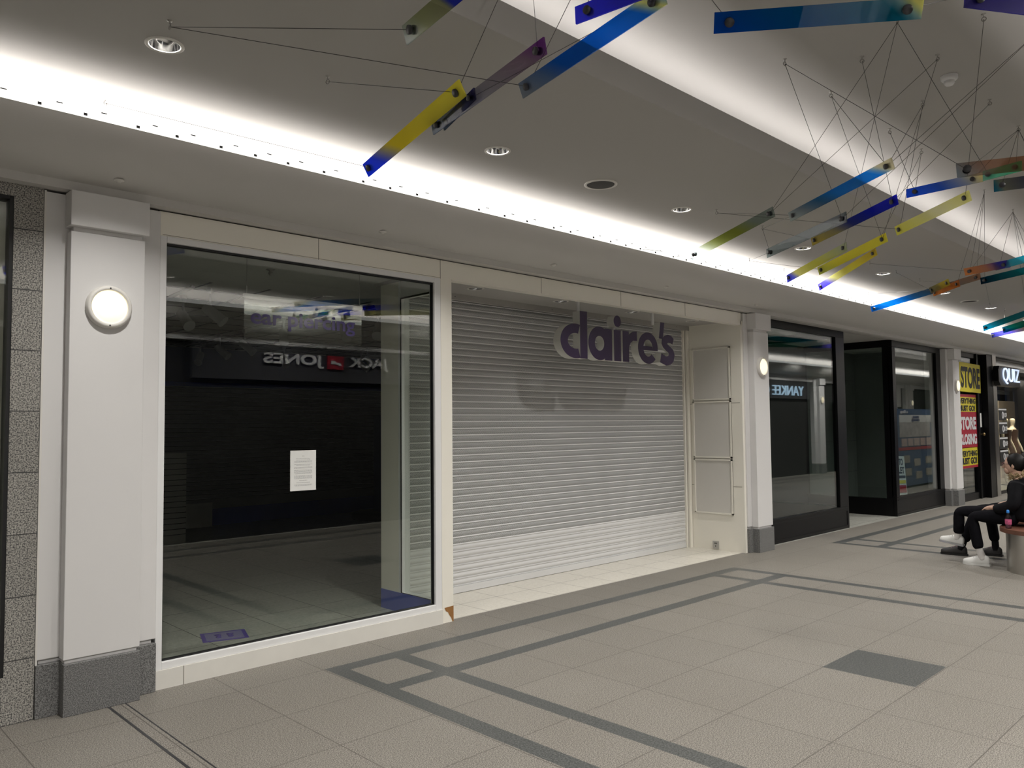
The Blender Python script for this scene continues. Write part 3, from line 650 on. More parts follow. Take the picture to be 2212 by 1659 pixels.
# ---------------------------------------------------------------- black-framed empty unit: window, doorway, window
Yb = 5.30
def bframe(idx, xa, xb2, ra, rb):
    m = MB(); m.box(xa, xb2, Yb, Yb+.06, 2.955, 3.07); m.box(xa, xb2, Yb, Yb+.06, 0, .335)
    m.box(xa, ra, Yb, Yb+.08, .335, 2.955); m.box(rb, xb2, Yb, Yb+.08, .335, 2.955)
    m.m = 1; m.box(xa+.04, xb2-.03, Yb-.006, Yb, .03, .05); m.box(xa+.04, xb2-.03, Yb-.006, Yb, .27, .285); m.box(xb2-.08, xb2-.06, Yb-.006, Yb, .05, .27); m.box(xa+.04, xb2-.03, Yb-.006, Yb, .318, .335)
    o = struct(m.build('window_%d' % idx, [M['black'], M['black']], bevel=.003))
    MB().box(ra, rb, Yb+.03, Yb+.04, .335, 2.955).build('glass_pane', M['glassd'], o)
    return o
bframe(4, 9.655, 12.37, 9.66, 12.07)
bframe(5, 14.32, 16.78, 14.46, 16.52)
m = MB().box(12.25, 12.37, 5.36, 6.9, 0, .335).box(12.25, 12.37, 5.36, 6.9, 2.955, 3.07)
struct(m.build('trim_9', M['black']))
m = MB().box(14.32, 14.42, 5.36, 6.9, 0, .30).box(14.32, 14.42, 5.36, 6.9, 2.95, 3.07).box(14.32, 14.42, 5.36, 5.47, .3, 2.95)
w6 = struct(m.build('window_6', M['black']))
MB().box(14.36, 14.37, 5.47, 6.9, .3, 2.95).build('glass_pane', M['glassd'], w6)
m = MB().box(12.3, 14.4, 6.9, 6.95, 0, 3.07); m.box(14.3, 14.42, 6.9, 8.5, 0, 3.07)
struct(m.build('door_1', M['blackm']))
struct(MB().box(9.65, 16.8, 5.36, 8.6, 3.07, 3.1).build('ceiling_unit', M['ceil'])).name = 'ceiling_unit'
m = MB().box(9.65, 12.25, 6.9, 6.95, 0, 3.07); struct(m.build('wall_unit_back', M['blackm'])).name = 'wall_unit_back'
m = MB().box(14.42, 16.85, 7.0, 7.05, 0, 3.07); m.m = 1
for z in (.62, 1.25, 1.88, 2.5): m.box(14.42, 16.85, 6.997, 7.0, z-.004, z+.004)
m.m = 0; m.box(16.80, 16.85, 5.38, 7.0, 0, 3.07)
struct(m.build('wall_unit_right', [plain('grey_lining', (.20, .20, .195), .6), M['darksteel']])).name = 'wall_unit_right'
tl = empty('to_let_board', (15.10, 5.50, .66), 0, 'small white board reading to let, standing inside the second black window', 'sign')
MB().box(-.20, .20, -.006, .006, -.35, .35).build('board', M['whitep'], tl)
for s, z, h, wd in (('TO', .245, .12, .2), ('LET', .095, .12, .27)): o = text_obj('lettering', s, wd, h, M['blackt'], tl, .003, .04); o.location = (.01, -.0075, z)
MB().box(-.17, .17, -.009, -.006, -.05, .0).build('dark_band', M['darksteel'], tl)
m = MB().box(-.17, .17, -.009, -.006, -.145, -.085); m.m = 1; m.box(-.17, .17, -.009, -.006, -.31, -.175); m.build('colour_blocks', [M['yellowp'], M['redp']], tl)
tl.rotation_euler = (math.radians(-4), math.radians(2.5), 0)
# ---------------------------------------------------------------- sale window with posters, black door, QUIZ shop
m = MB().box(17.30, 18.76, 5.25, 5.32, 0, .14).box(17.30, 18.76, 5.25, 5.32, 2.96, 3.07).box(17.28, 17.34, 5.25, 5.32, .14, 2.96)
w7 = struct(m.build('window_7', M['black'])); MB().box(17.34, 18.76, 5.28, 5.29, .14, 2.96).build('glass_pane', M['glassd'], w7)
def poster(name, label, x, z, wd, h, bg, lines, y=5.262, rot=0, group=None, bands_=()):
    r = empty(name, (x, y, z), 0, label, 'poster', group)
    MB().box(-wd/2, wd/2, -.001, .0015, -h/2, h/2).build('sheet', bg, r)
    for z0, z1, mt in bands_: MB().box(-wd/2, wd/2, -.0025, -.001, z0, z1).build('colour_band', mt, r)
    for s, lw, lh, lz, mt, bold in lines:
        o = text_obj('lettering', s, lw, lh, mt, r, .002, bold); o.location = (0, -.004, lz)
    r.rotation_euler = (0, rot, 0); return r
poster('poster', 'big yellow poster reading store, topmost on the window behind the far pillar', 18.26, 2.53, 1.34, .60, M['yellowp'], [('STORE', 1.24, .44, 0, M['blackt'], .04)], y=5.212, rot=math.radians(.6))
poster('poster', 'red and yellow poster reading everything must go, just under the store poster', 18.15, 1.99, 1.20, .36, M['yellowp'], [('EVERYTHING', 1.1, .115, .06, M['blackt'], .04), ('MUST GO!', 1.0, .12, -.09, M['blackt'], .05)], bands_=((.14, .20, M['redp']), (-.20, -.165, M['redp'])))
poster('poster', 'tall red poster reading store closing in white, middle of the sale window', 18.14, 1.44, 1.20, .70, M['redp'], [('STORE', 1.1, .27, .15, M['whitep'], .05), ('CLOSING', 1.12, .22, -.18, M['whitep'], .05)])
poster('poster', 'lowest yellow poster reading everything must go, red bottom edge', 18.13, .89, 1.18, .38, M['yellowp'], [('EVERYTHING', 1.1, .12, .075, M['blackt'], .04), ('MUST GO!', 1.05, .14, -.075, M['blackt'], .05)], bands_=((-.22, -.17, M['redp']),))
m = MB().box(18.74, 18.84, 5.22, 5.34, 0, 3.07).box(18.8, 19.1, 5.24, 5.30, 0, 3.07)
d2 = struct(m.build('door_2', M['black']))
MB().tube((18.92, 5.24, 1.35), (18.92, 5.19, 1.35), .015).ellip((18.92, 5.18, 1.35), (.03, .03, .035), 12, 8).build('door_knob', plain('brass', (.35, .25, .12), .35, metal=1), d2)
tag(MB().box(18.85, 19.0, 5.236, 5.239, 1.5, 1.80).build('paper_notice', M['paper']), 'small white notice on the black door right of the sale posters', 'notice')
struct(MB().box(19.08, 19.46, 5.12, 5.6, .0, 3.07).build('trim_10', M['black']))
struct(MB().box(19.46, 19.72, 5.11, 5.2, 0, 3.07).build('trim_11', M['steel']))
m = MB().box(19.72, 24.8, 5.22, 5.28, 0, .06).box(19.72, 24.8, 5.22, 5.28, 3.0, 3.07); w8 = struct(m.build('window_8', M['black']))
MB().box(19.72, 24.8, 5.24, 5.25, .06, 3.0).build('glass_pane', M['glass'], w8)
m = MB().box(17.3, 19.5, 7.2, 7.25, 0, 3.07).box(19.3, 19.4, 5.6, 7.5, 0, 3.07).box(19.4, 31.0, 7.5, 7.55, 0, 3.07).box(31.0, 31.05, 5.6, 7.5, 0, 3.07).box(17.3, 31.0, 5.35, 7.5, 3.07, 3.1)
struct(m.build('wall_shop_right', plain('dark_shop_lining', (.05, .055, .08), .6))).name = 'wall_shop_right'
struct(MB().box(24.8, X1, 5.2, 5.6, 0, 3.07).build('wall_back_far', M['white'])).name = 'wall_back_far'
qs = empty('fascia_sign', (20.32, 5.02, 2.62), 0, 'black box sign reading QUIZ in pale lit letters at the right edge', 'sign')
m = MB(); pr = [(-.86, -.12), (-.86, .12), (-.78, .21), (.80, .21), (.80, -.22), (-.72, -.22)]
m.add([(x, -.02, z) for x, z in pr]+[(x, .16, z) for x, z in pr], [tuple(range(6)), tuple(range(11, 5, -1))]+[(i, 6+i, 6+(i+1) % 6, (i+1) % 6) for i in range(6)]); m.build('sign_box', M['black'], qs)
o = text_obj('lettering', 'QUIZ', 1.30, .36, M['quizglow'], qs, .02, -.005); o.location = (.06, -.035, 0)
for i, (z, lb) in enumerate(((1.78, 'topmost'), (1.47, 'second from the top'), (1.13, 'third from the top'), (.84, 'lowest'))):
    poster('discount_poster', 'black and white percent-off poster, %s of the column in the QUIZ window' % lb, 20.56, z, .62, .27, M['blackt'], [('0', .16, .16, -.02, M['whitep'], .04)], y=5.235, group='percent-off posters', bands_=((.09, .125, M['whitep']),))
    o = text_obj('lettering', '% OFF', .24, .10, M['whitep'], bpy.data.objects[-1] if False else None, .002, .04)
    o.parent = [q for q in bpy.data.objects if q.name.startswith('discount_poster')][-1]; o.location = (.19, -.004, -.02)
# ---------------------------------------------------------------- skinned figures
def skin(name, nodes, edges, mt, parent=None, sub=2, root=0):
    """nodes: list of (x,y,z,r or (rx,ry)); edges index pairs"""
    me = bpy.data.meshes.new(name); me.from_pydata([n[:3] for n in nodes], edges, []); me.materials.append(mt)
    o = bpy.data.objects.new(name, me); COL.objects.link(o)
    sk_ = o.modifiers.new('skin', 'SKIN'); sk_.use_smooth_shade = True
    if not me.skin_vertices: me.attributes  # layer is made by the modifier
    for i, n in enumerate(nodes):
        r = n[3]; me.skin_vertices[0].data[i].radius = (r, r) if not isinstance(r, tuple) else r
        me.skin_vertices[0].data[i].use_root = (i == root)
    s_ = o.modifiers.new('sub', 'SUBSURF'); s_.levels = sub; s_.render_levels = sub
    if parent: o.parent = parent
    return o
def ensure_skin():
    bm = bmesh.new(); return bm
def skin2(name, nodes, edges, mt, parent=None, sub=2, root=0):
    bm = bmesh.new(); lay = bm.verts.layers.skin.verify(); vs = []
    for i, n in enumerate(nodes):
        v = bm.verts.new(n[:3]); r = n[3]; v[lay].radius = (r, r) if not isinstance(r, tuple) else r; v[lay].use_root = (i == root); vs.append(v)
    for a, b in edges: bm.edges.new((vs[a], vs[b]))
    me = bpy.data.meshes.new(name); bm.to_mesh(me); bm.free(); me.materials.append(mt)
    o = bpy.data.objects.new(name, me); COL.objects.link(o)
    k = o.modifiers.new('skin', 'SKIN'); k.use_smooth_shade = True
    s_ = o.modifiers.new('sub', 'SUBSURF'); s_.levels = sub; s_.render_levels = sub
    if parent: o.parent = parent
    return o
def chain(*pts): return list(pts), [(i, i+1) for i in range(len(pts)-1)]
def shoe(parent, heel, toe, mt, sole_mt, name='shoe', lace=None, hgt=.11):
    h = Vector(heel); t = Vector(toe); d = t-h; L = d.length; X = d.normalized(); Zu = Vector((0, 0, 1)); Yv = Zu.cross(X).normalized(); Zv = X.cross(Yv)
    m = MB()
    secs = [(-.02, .028, .06), (.10, .036, .075), (.28, .038, .085), (.45, .040, .07), (.62, .046, .055), (.80, .046, .042), (.93, .036, .034), (1.0, .018, .024)]
    ring = []
    for f, wd, hh in secs:
        for k in range(12):
            a = 2*PI*k/12; cx = math.cos(a)*wd; czz = math.sin(a); zz = (.018+hh*max(0, czz)) if czz > 0 else .018+.006*czz
            ring.append(h+X*(f*L)+Yv*cx+Zv*zz*(hgt/.085))
    m.add(ring, [(j*12+k, j*12+(k+1) % 12, (j+1)*12+(k+1) % 12, (j+1)*12+k) for j in range(len(secs)-1) for k in range(12)]+[tuple(range(12)), tuple(range(84, 96))], True)
    o = m.build(name, mt, parent); o.modifiers.new('s', 'SUBSURF').render_levels = 1
    m = MB(); out = []
    for f, wd, hh in secs: out.append((f, wd*1.08))
    top = [h+X*(f*L)+Yv*wd+Zv*.022 for f, wd in out]+[h+X*(f*L)-Yv*wd+Zv*.022 for f, wd in out[::-1]]
    bot = [p-Zv*.022 for p in top]; n = len(top)
    m.add(top+bot, [tuple(range(n)), tuple(range(2*n-1, n-1, -1))]+[(i, n+i, n+(i+1) % n, (i+1) % n) for i in range(n)])
    m.build('sole', sole_mt, o)
    if lace:
        m = MB()
        for f in (.38, .48, .58): p = h+X*(f*L)+Zv*(.075-(f-.38)*.08)*(hgt/.085)*1.12; m.tube(p-Yv*.022, p+Yv*.022, .004, n=6)
        m.build('laces', lace, o)
    return o
def hand(parent_nodes, w, d, side): pass
def head_mesh(c, f, name='head'):
    pass
def seated(root_loc, label, sx, coat_m, trouser_m, legs, shoes_, lean=.0):
    """figure facing +y, seated. local x across, origin on the seat below the pelvis"""
    R = empty('person', root_loc, 0, label, 'person')
    # body: one continuous skinned surface - pelvis, spine, neck, head, arms with hands and fingers
    nodes = [(0, 0, .10, (.13, .11)), (0, .0, .27, (.13, .10)), (0, .02, .42, (.15, .10)), (0, .05, .50, (.07, .06)), (0, .07, .555, .05), (0, .085, .62, (.062, .072)), (0, .092, .69, (.072, .088)), (0, .085, .745, (.055, .068))]
    ed = [(0, 1), (1, 2), (2, 3), (3, 4), (4, 5), (5, 6), (6, 7)]
    for s in (-1, 1):
        b = len(nodes)
        nodes += [(s*.15, .03, .44, .05), (s*.20, .06, .23, .038), (s*.13, .24, .185, .028), (s*.085, .30, .18, (.022, .03)), (s*.06, .355, .175, (.014, .036))]
        ed += [(2, b), (b, b+1), (b+1, b+2), (b+2, b+3), (b+3, b+4)]
        hb = b+4
        for k in range(4):
            i0 = len(nodes); ox = (-.024+.016*k)
            nodes += [(s*.06+ox, .385, .172-.002*k, .0085), (s*.055+ox, .405+.006*(1 if k in (1, 2) else 0), .152, .0078), (s*.052+ox, .402, .132, .007)]
            ed += [(hb, i0), (i0, i0+1), (i0+1, i0+2)]
        i0 = len(nodes); nodes += [(s*.05-s*.03, .345, .165, .0095), (s*.045-s*.04, .365, .15, .0085)]; ed += [(b+3, i0), (i0, i0+1)]
    body = skin2('body', nodes, ed, M['skin'], R, 2)
    # face details fused around the head
    hc = Vector((0, .095, .672)); m = MB()
    m.ellip(hc, (.072, .092, .112), 20, 14); m.ellip(hc+Vector((0, .055, -.06)), (.05, .04, .05), 14, 8)
    m.add([hc+Vector(v) for v in ((0, .088, .02), (-.014, .09, -.035), (.014, .09, -.035), (0, .122, -.03), (0, .09, -.045))], [(0, 1, 3), (0, 3, 2), (1, 4, 3), (3, 4, 2)], True)
    for s in (-1, 1): m.ellip(hc+Vector((s*.072, -.01, -.01)), (.01, .018, .03), 8, 6)
    m.build('face', M['skin'], R)
    m = MB(); m.ellip(hc+Vector((0, .088, -.062)), (.022, .01, .007), 10, 6); m.build('mouth', plain('lips', (.42, .16, .14), .4), R)
    for s in (-1, 1): MB().ellip(hc+Vector((s*.03, .083, .012)), (.012, .007, .006), 8, 6).build('eye', M['blackt'], R)
    # hair drawn back to a bun
    m = MB(); m.ellip(hc+Vector((0, -.022, .022)), (.083, .098, .108), 20, 14); m.ellip(hc+Vector((0, -.11, .03)), (.05, .05, .055), 14, 10)
    m.build('hair', M['hair'], R)
    m = MB()
    for s in (-1, 1):
        m.tube(hc+Vector((s*.072, .0, .012)), hc+Vector((s*.06, .098, .012)), .003, n=6)
        c_ = hc+Vector((s*.033, .102, .008))
        for k in range(14): a = 2*PI*k/14; a2 = 2*PI*(k+1)/14; m.tube(c_+Vector((.026*math.cos(a), 0, .02*math.sin(a))), c_+Vector((.026*math.cos(a2), 0, .02*math.sin(a2))), .003, n=5)
    m.tube(hc+Vector((-.008, .104, .012)), hc+Vector((.008, .104, .012)), .003, n=6); m.build('glasses', plain('glasses_frame', (.12, .05, .05), .3), R)
    # coat with sleeves
    cn = [(0, -.05, .03, (.225, .205)), (0, -.05, .15, (.22, .20)), (0, -.03, .30, (.215, .18)), (0, .01, .44, (.19, .13)), (0, .04, .515, (.11, .09))]
    ce = [(0, 1), (1, 2), (2, 3), (3, 4)]
    for s in (-1, 1):
        b = len(cn); cn += [(s*.19, .03, .44, .085), (s*.245, .05, .24, .075), (s*.18, .20, .19, .062), (s*.125, .275, .182, .05)]
        ce += [(3, b), (b, b+1), (b+1, b+2), (b+2, b+3)]
    skin2('coat', cn, ce, coat_m, R, 2)
    m = MB(); m.ellip((0, -.16, .50), (.18, .14, .15), 18, 10, Matrix.Rotation(.4, 3, 'X')); m.build('hood', coat_m, R)
    # fur collar: many short tufts around the neck
    m = MB(); random.seed(5)
    for k in range(420):
        a = random.uniform(0, 2*PI); rr = random.uniform(.9, 1.1)
        p = Vector((.135*math.cos(a)*rr, -.015+.125*math.sin(a)*rr, .555+.02*math.sin(a)*-1+random.uniform(-.02, .02)))
        dv = Vector((math.cos(a)*random.uniform(.2, 1), math.sin(a)*random.uniform(.2, 1), random.uniform(-.3, 1))).normalized()*random.uniform(.03, .055)
        m.tube(p, p+dv, .006, .0008, n=5)
    m.build('fur_trim', plain('fur', (.30, .22, .12), .9, var=.6, scale=50), R)
    for (hip, knee, ank) in legs:
        pn, pe = chain((*hip, .095), ((hip[0]+knee[0])/2, (hip[1]+knee[1])/2, (hip[2]+knee[2])/2+.005, .088), (*knee, .07), ((knee[0]+ank[0])/2, (knee[1]+ank[1])/2, (knee[2]+ank[2])/2, .062), (*ank, .062))
        skin2('trouser_leg', pn, pe, trouser_m, R, 2)
    for (ank, heel, toe, mt, sm_, lc) in shoes_:
        MB().tube(ank, Vector(heel)*.75+Vector(toe)*.25+Vector((0, 0, .07)), .038, .040, n=14).build('sock', M['sock'] if mt == M['shoe'] else M['coat'], R)
        shoe(R, heel, toe, mt, sm_, 'shoe', lc)
    return R
P1 = (10.22, 2.42, .47)
def rel1(x, y, z): return (x-P1[0], y-P1[1], z-P1[2])
seated(P1, 'person with glasses in black fur-hooded coat and white trainers sitting on the steel bench', 1, M['coat'], M['trous'],
       [(rel1(10.12, 2.45, .56), rel1(10.12, 2.93, .55), rel1(10.12, 2.87, .17)), (rel1(10.32, 2.45, .57), rel1(10.25, 3.10, .585), rel1(10.27, 3.12, .31))],
       [(rel1(10.12, 2.87, .19), rel1(10.12, 2.765, .0), rel1(10.12, 3.04, .0), M['shoe'], M['shoe'], M['shoegrey']), (rel1(10.27, 3.12, .33), rel1(10.27, 3.075, .175), rel1(10.27, 3.33, .215), M['shoe'], M['shoegrey'], M['shoegrey'])])
P2 = (10.82, 2.44, .47)
def rel2(x, y, z): return (x-P2[0], y-P2[1], z-P2[2])
seated(P2, 'second person mostly hidden behind, dark clothes and black trainers with pink laces', 1, M['coat'], M['trous'],
       [(rel2(10.72, 2.46, .56), rel2(10.74, 3.05, .57), rel2(10.72, 3.20, .16)), (rel2(10.92, 2.46, .57), rel2(10.95, 2.98, .58), rel2(10.93, 2.92, .16))],
       [(rel2(10.72, 3.20, .18), rel2(10.72, 3.17, .0), rel2(10.70, 3.46, .0), M['shoeb'], M['blackm'], M['pink']), (rel2(10.93, 2.92, .18), rel2(10.93, 2.85, .0), rel2(10.93, 3.12, .0), M['shoeb'], M['blackm'], M['pink'])])
# bench
bn = empty('bench', (10.15, 2.12, 0), 0, 'round-ended brushed steel bench with a dark wooden seat at the right edge', 'bench')
def stadium(r, L, n=28): return [(math.cos(PI/2+PI*i/n)*r, math.sin(PI/2+PI*i/n)*r) for i in range(n+1)]+[(L+math.cos(-PI/2+PI*i/n)*r, math.sin(-PI/2+PI*i/n)*r) for i in range(n+1)]
def slab(pts, z0, z1): 
    m = MB(); n = len(pts); m.add([(x, y, z0) for x, y in pts]+[(x, y, z1) for x, y in pts], [(i, (i+1) % n, n+(i+1) % n, n+i) for i in range(n)], True); m.add([(x, y, z1) for x, y in pts], [tuple(range(n))], False); m.add([(x, y, z0) for x, y in pts], [tuple(range(n))], False); return m
slab(stadium(.47, .85), .0, .425).build('drum_base', M['steel'], bn)
slab(stadium(.525, .85), .425, .47).build('seat', M['wood'], bn, .004)
MB().box(.06, .12, -.20, .15, .47, .80).box(.06, .35, -.22, -.18, .47, .80).build('divider', M['steel'], bn, .003)
MB().box(.05, .06, -.15, .10, .50, .77).build('divider_inset', M['blackm'], bn)
o = text_obj('maker_mark', 'BENCH', .10, .015, M['blackt'], bn, .002, .03); o.rotation_euler = (0, 0, math.radians(-75)); o.location = (-.462, .0, .03)
bpy.data.objects.remove(o)
bt = empty('drink_bottle', (9.86, 2.50, .47), 0, 'small clear soft drink bottle with a blue cap on the bench end', 'bottle')
MB().lathe([(0, 0), (.028, 0), (.031, .01), (.029, .03), (.031, .10), (.030, .125), (.013, .155), (.012, .17)], n=24).build('bottle_body', glass('clear_plastic', (.75, .72, .78), .06), bt)
MB().lathe([(0, .005), (.027, .005), (.027, .10), (0, .10)], n=20).build('drink', plain('dark_pink_drink', (.18, .03, .07), .2), bt)
MB().lathe([(.0315, .045), (.0318, .046), (.0318, .10), (.0315, .101)], n=24).build('label', plain('bottle_label', (.45, .08, .18), .5, var=.8, scale=70), bt)
MB().lathe([(0, .20), (.010, .20), (.014, .19), (.015, .168), (.012, .165)], n=20).build('cap', plain('blue_cap', (.03, .22, .65), .4), bt)
# mannequins in the QUIZ window
def mannequin(x, y, label):
    R = empty('mannequin', (x, y, 0), PI*.97, label, 'mannequin')
    n_ = [(0, 0, .95, (.13, .09)), (0, 0, 1.12, (.095, .075)), (0, 0, 1.30, (.13, .085)), (0, 0, 1.40, (.13, .07)), (0, 0, 1.47, .04), (0, .01, 1.53, .045), (0, .01, 1.62, (.062, .08)), (0, .01, 1.70, (.05, .06))]
    e_ = [(i, i+1) for i in range(7)]
    for s in (-1, 1):
        b = len(n_); n_ += [(s*.17, 0, 1.38, .045), (s*.24, .02, 1.13, .034), (s*.23, .12, .92, .024), (s*.22, .16, .80, (.015, .03))]; e_ += [(3, b), (b, b+1), (b+1, b+2), (b+2, b+3)]
        b = len(n_); n_ += [(s*.09, 0, .88, .08), (s*.08, 0, .5, .055), (s*.08, 0, .1, .035), (s*.08, .1, .03, .03)]; e_ += [(0, b), (b, b+1), (b+1, b+2), (b+2, b+3)]
    skin2('body', n_, e_, M['mann'], R, 2)
    d = MB(); d.lathe([(.14, 1.40), (.135, 1.30), (.105, 1.13), (.15, .93), (.21, .5), (.20, .48)], n=24); d.build('dress', plain('brown_dress', (.08, .035, .02), .6), R)
    MB().lathe([(0, 0), (.2, 0), (.2, .015), (0, .015)], n=24).build('stand', M['steel'], R)
mannequin(23.9, 5.88, 'pale mannequin in a brown dress, the right one in the QUIZ window')
mannequin(23.15, 5.85, 'pale mannequin partly behind the percent-off posters in the QUIZ window')
m = MB()
for x in (26.6, 27.7, 28.8, 29.7): m.box(x, x+.35, 7.2, 7.25, .2, 2.9)
tag(m.build('backdrop_strips', plain('blue_backdrop', (.05, .09, .25), .5)), 'dark blue vertical backdrop strips behind the mannequins', 'backdrop')
m = MB().box(25.6, 27.2, 6.6, 6.65, 0, 2.2)
tag(m.build('display_screen', plain('pale_display', (.55, .48, .42), .6)), 'pale display screen standing behind the mannequins', 'display screen')
area('quiz_window_light', (23.5, 5.55, 2.95), .8, .3, 110, (1, .85, .65), (math.radians(18), 0, 0))
# ---------------------------------------------------------------- opposite side of the aisle (seen mirrored in the shop glass)
YO_ = -.90
m = MB(); m.box(X0, X1, YO_-.1, YO_, 2.93, 3.06); m.m = 1; m.box(X0, X1, YO_-.3, YO_-.1, 0, 3.3)
m.m = 2
for xa, xb2 in ((-2.5, 1.2), (4.6, 8.9), (10.0, 16.4), (17.8, 24.4)): m.box(xa, xb2, YO_-.1, YO_-.01, 2.38, 2.93)
m.m = 0; m.box(26.4, 32.0, YO_-.1, YO_, 2.2, 2.93)
struct(m.build('wall_front', [M['white'], M['blackm'], plain('dark_fascia', (.05, .05, .055), .5)]))
def shut2(x0_, x1_, label):
    pr = []; z = 0
    while z < 2.35: pr += [(YO_+.04, z), (YO_+.055, z+.04), (YO_+.04, z+.075)]; z += .078
    m = MB().sheet_x(pr, x0_, x1_, sm=False); tag(m.build('roller_shutter', M['slat']), label, 'roller shutter', 'opposite shutters')
shut2(26.0, 31.5, 'grey roller shutter on the opposite side seen mirrored in the black window')
for xa, sa in ((1.2, 1.34), (9.15, 9.25), (16.75, 16.87), (24.55, 24.75), (32.4, 32.6)):
    pillar('white pillar on granite plinth across the aisle, mirrored in the glass, %s' % {1.2: 'behind the camera', 9.15: 'opposite the middle pillar', 16.75: 'opposite the far pillar', 24.55: 'left of the mirrored shutter', 32.4: 'farthest of all'}[xa], xa, xa+.6, sa, sa+.38, 0, 0, side=-1)
    lamp(sa+.19, mir(5.115), 2.36, 'round lit wall lamp across the aisle, mirrored in the glass, %s' % {1.2: 'behind the camera', 9.15: 'opposite the middle pillar', 16.75: 'opposite the far pillar', 24.55: 'left of the mirrored shutter', 32.4: 'farthest of all'}[xa], side=-1)
def opp_text(name, s, x, z, wd, h, mt, label, bold=0, shear=0, y=YO_):
    r = empty(name, (x, y, z), PI, label, 'sign')
    o = text_obj('lettering', s, wd, h, mt, r, .03, bold, shear=shear); o.location = (0, -.02, 0); return r
sj = opp_text('shop_sign', 'JACK', 7.60, 2.70, .80, .22, M['whitep'], 'grey sign across the aisle reading JACK and JONES, mirrored in the empty shop glass', .025)
o = text_obj('lettering', 'JONES', 1.05, .22, M['whitep'], sj, .03, .025); o.location = (1.40, -.02, 0)
MB().box(.50, .80, -.03, 0, -.11, .11).build('logo_block', M['redp'], sj)
MB().box(.56, .74, -.04, -.03, -.03, .0).box(.56, .60, -.04, -.03, -.05, -.03).box(.66, .74, -.04, -.03, 0, .03).build('logo_mark', M['whitep'], sj)
opp_text('shop_sign', 'YANKEE C', 22.62, 2.62, 2.5, .30, M['signglow'], 'pale blue lit sign across the aisle reading YANKEE C, mirrored in the black window', .0)
# promotional kiosk further along, seen mirrored
kk = empty('promotion_kiosk', (21.4, 2.6, 0), 0, 'blue promotional kiosk standing in the aisle, seen mirrored in the black window', 'kiosk')
MB().box(-1.5, 1.5, -.5, .7, .05, 1.95).build('kiosk_body', plain('kiosk_blue', (.015, .06, .16), .5), kk)
m = MB().box(-1.2, .9, .70, .705, 1.25, 1.62); m.build('photo_panel', plain('photo_grey', (.35, .33, .33), .5, var=.9, scale=9), kk)
MB().box(-1.2, 1.1, .70, .707, 1.62, 1.80).build('header_panel', M['whitep'], kk)
MB().box(-1.3, 1.3, .70, .706, .93, 1.0).build('red_stripe', M['redp'], kk)
m = MB()
for k in range(5): m.box(-1.1+k*.42, -.75+k*.42, .70, .71, 1.03, 1.22)
m.build('picture_row', plain('picture_row', (.45, .35, .33), .5, var=.6, scale=14), kk)
m = MB()
for (a, b) in ((-1.0, .72), (-.3, .62), (.5, .66), (-.9, .4), (-.2, .3), (.5, .35)): m.box(a, a+.4, .70, .71, b-.1, b+.08)
m.build('picture_row', plain('picture_grid', (.30, .28, .24), .5, var=.9, scale=14), kk)
for s, x, z, wd, h, mt in (('YOUNG', -.1, 1.745, .45, .06, M['navy']), ('DRIVER', -.15, 1.67, .55, .06, M['navy']), ('e Shop', -.9, 1.87, .5, .1, M['whitep'])):
    o = text_obj('lettering', s, wd, h, mt, kk, .004, .03); o.rotation_euler = (0, 0, PI); o.location = (x, .715, z)
# ---------------------------------------------------------------- downlights, speakers, detectors in the flat ceiling
def downlight(x, y, label, vis=True):
    root = empty('recessed_downlight', (x, y, ZC), 0, label, 'downlight', 'lit downlights in the flat ceiling')
    r = .094
    MB().lathe([(r, 0), (r, -.004), (r*.90, -.009), (r*.80, -.004), (r*.79, .0)], n=40).build('trim_ring', M['trimring'], root)
    MB().lathe([(r*.79, -.001), (r*.72, .03), (r*.55, .06), (r*.30, .075)], n=40).build('reflector', M['reflector'], root)
    MB().lathe([(r*.32, .05), (r*.30, .045), (0, .04)], n=24).build('light_engine', M['down'], root)
    l = bpy.data.lights.new('downlight_beam', 'AREA'); l.shape = 'DISK'; l.size = .085 if y > 1 else .13; l.energy = K_DOWN*(.75 if y > 1 else 2.2); l.color = (1, .97, .92); l.spread = math.radians(112 if y > 1 else 150)
    o = bpy.data.objects.new('downlight_beam', l); COL.objects.link(o); o.parent = root; o.location = (0, 0, .03 if y > 1 else .012)
hole_x = [1.468, 3.777, 6.07, 8.45, 10.72, 13.06, 15.44]
hl = ['nearest, upper left above the lamp pillar', 'above the empty shop window', 'above the roller shutter', 'seen beside the three yellow strips', 'right of the three yellow strips', 'shining through the small orange strip', 'farthest in view']
for x, lb in zip(hole_x, hl): downlight(x, 4.04, 'round lit ceiling downlight, '+lb)
xx = 17.8
while xx < 34: downlight(xx, 4.04, 'round lit ceiling downlight far down the aisle past the QUIZ sign'); xx += 2.33
xx = -.9
for i, x in enumerate([-.9]+[1.47+2.33*k for k in range(13)]): downlight(x, .24, 'round lit downlight in the opposite strip of ceiling, mirrored in the glass')
for (x, y, lb) in ((4.93, 4.05, 'dark round ceiling speaker between the lit downlights above the shutter'), (14.3, 4.05, 'dark round ceiling speaker far down the aisle near the blue strips')):
    root = empty('ceiling_speaker', (x, y, ZC), 0, lb, 'speaker')
    MB().lathe([(.135, 0), (.135, -.006), (.118, -.010), (.112, -.004)], n=44).build('rim', M['trimring'], root)
    MB().lathe([(.112, -.005), (.06, -.009), (0, -.010)], n=44).build('grille', M['grille'], root)
root = empty('smoke_detector', (5.86, 1.728, ZU), 0, 'white smoke detector on the raised middle ceiling', 'smoke detector')
MB().lathe([(.055, 0), (.055, -.02), (.045, -.03), (.03, -.034)], n=32).build('base', M['alu'], root)
MB().lathe([(.032, -.03), (.034, -.05), (.024, -.062), (0, -.064)], n=28).build('sensor_head', M['alu'], root)
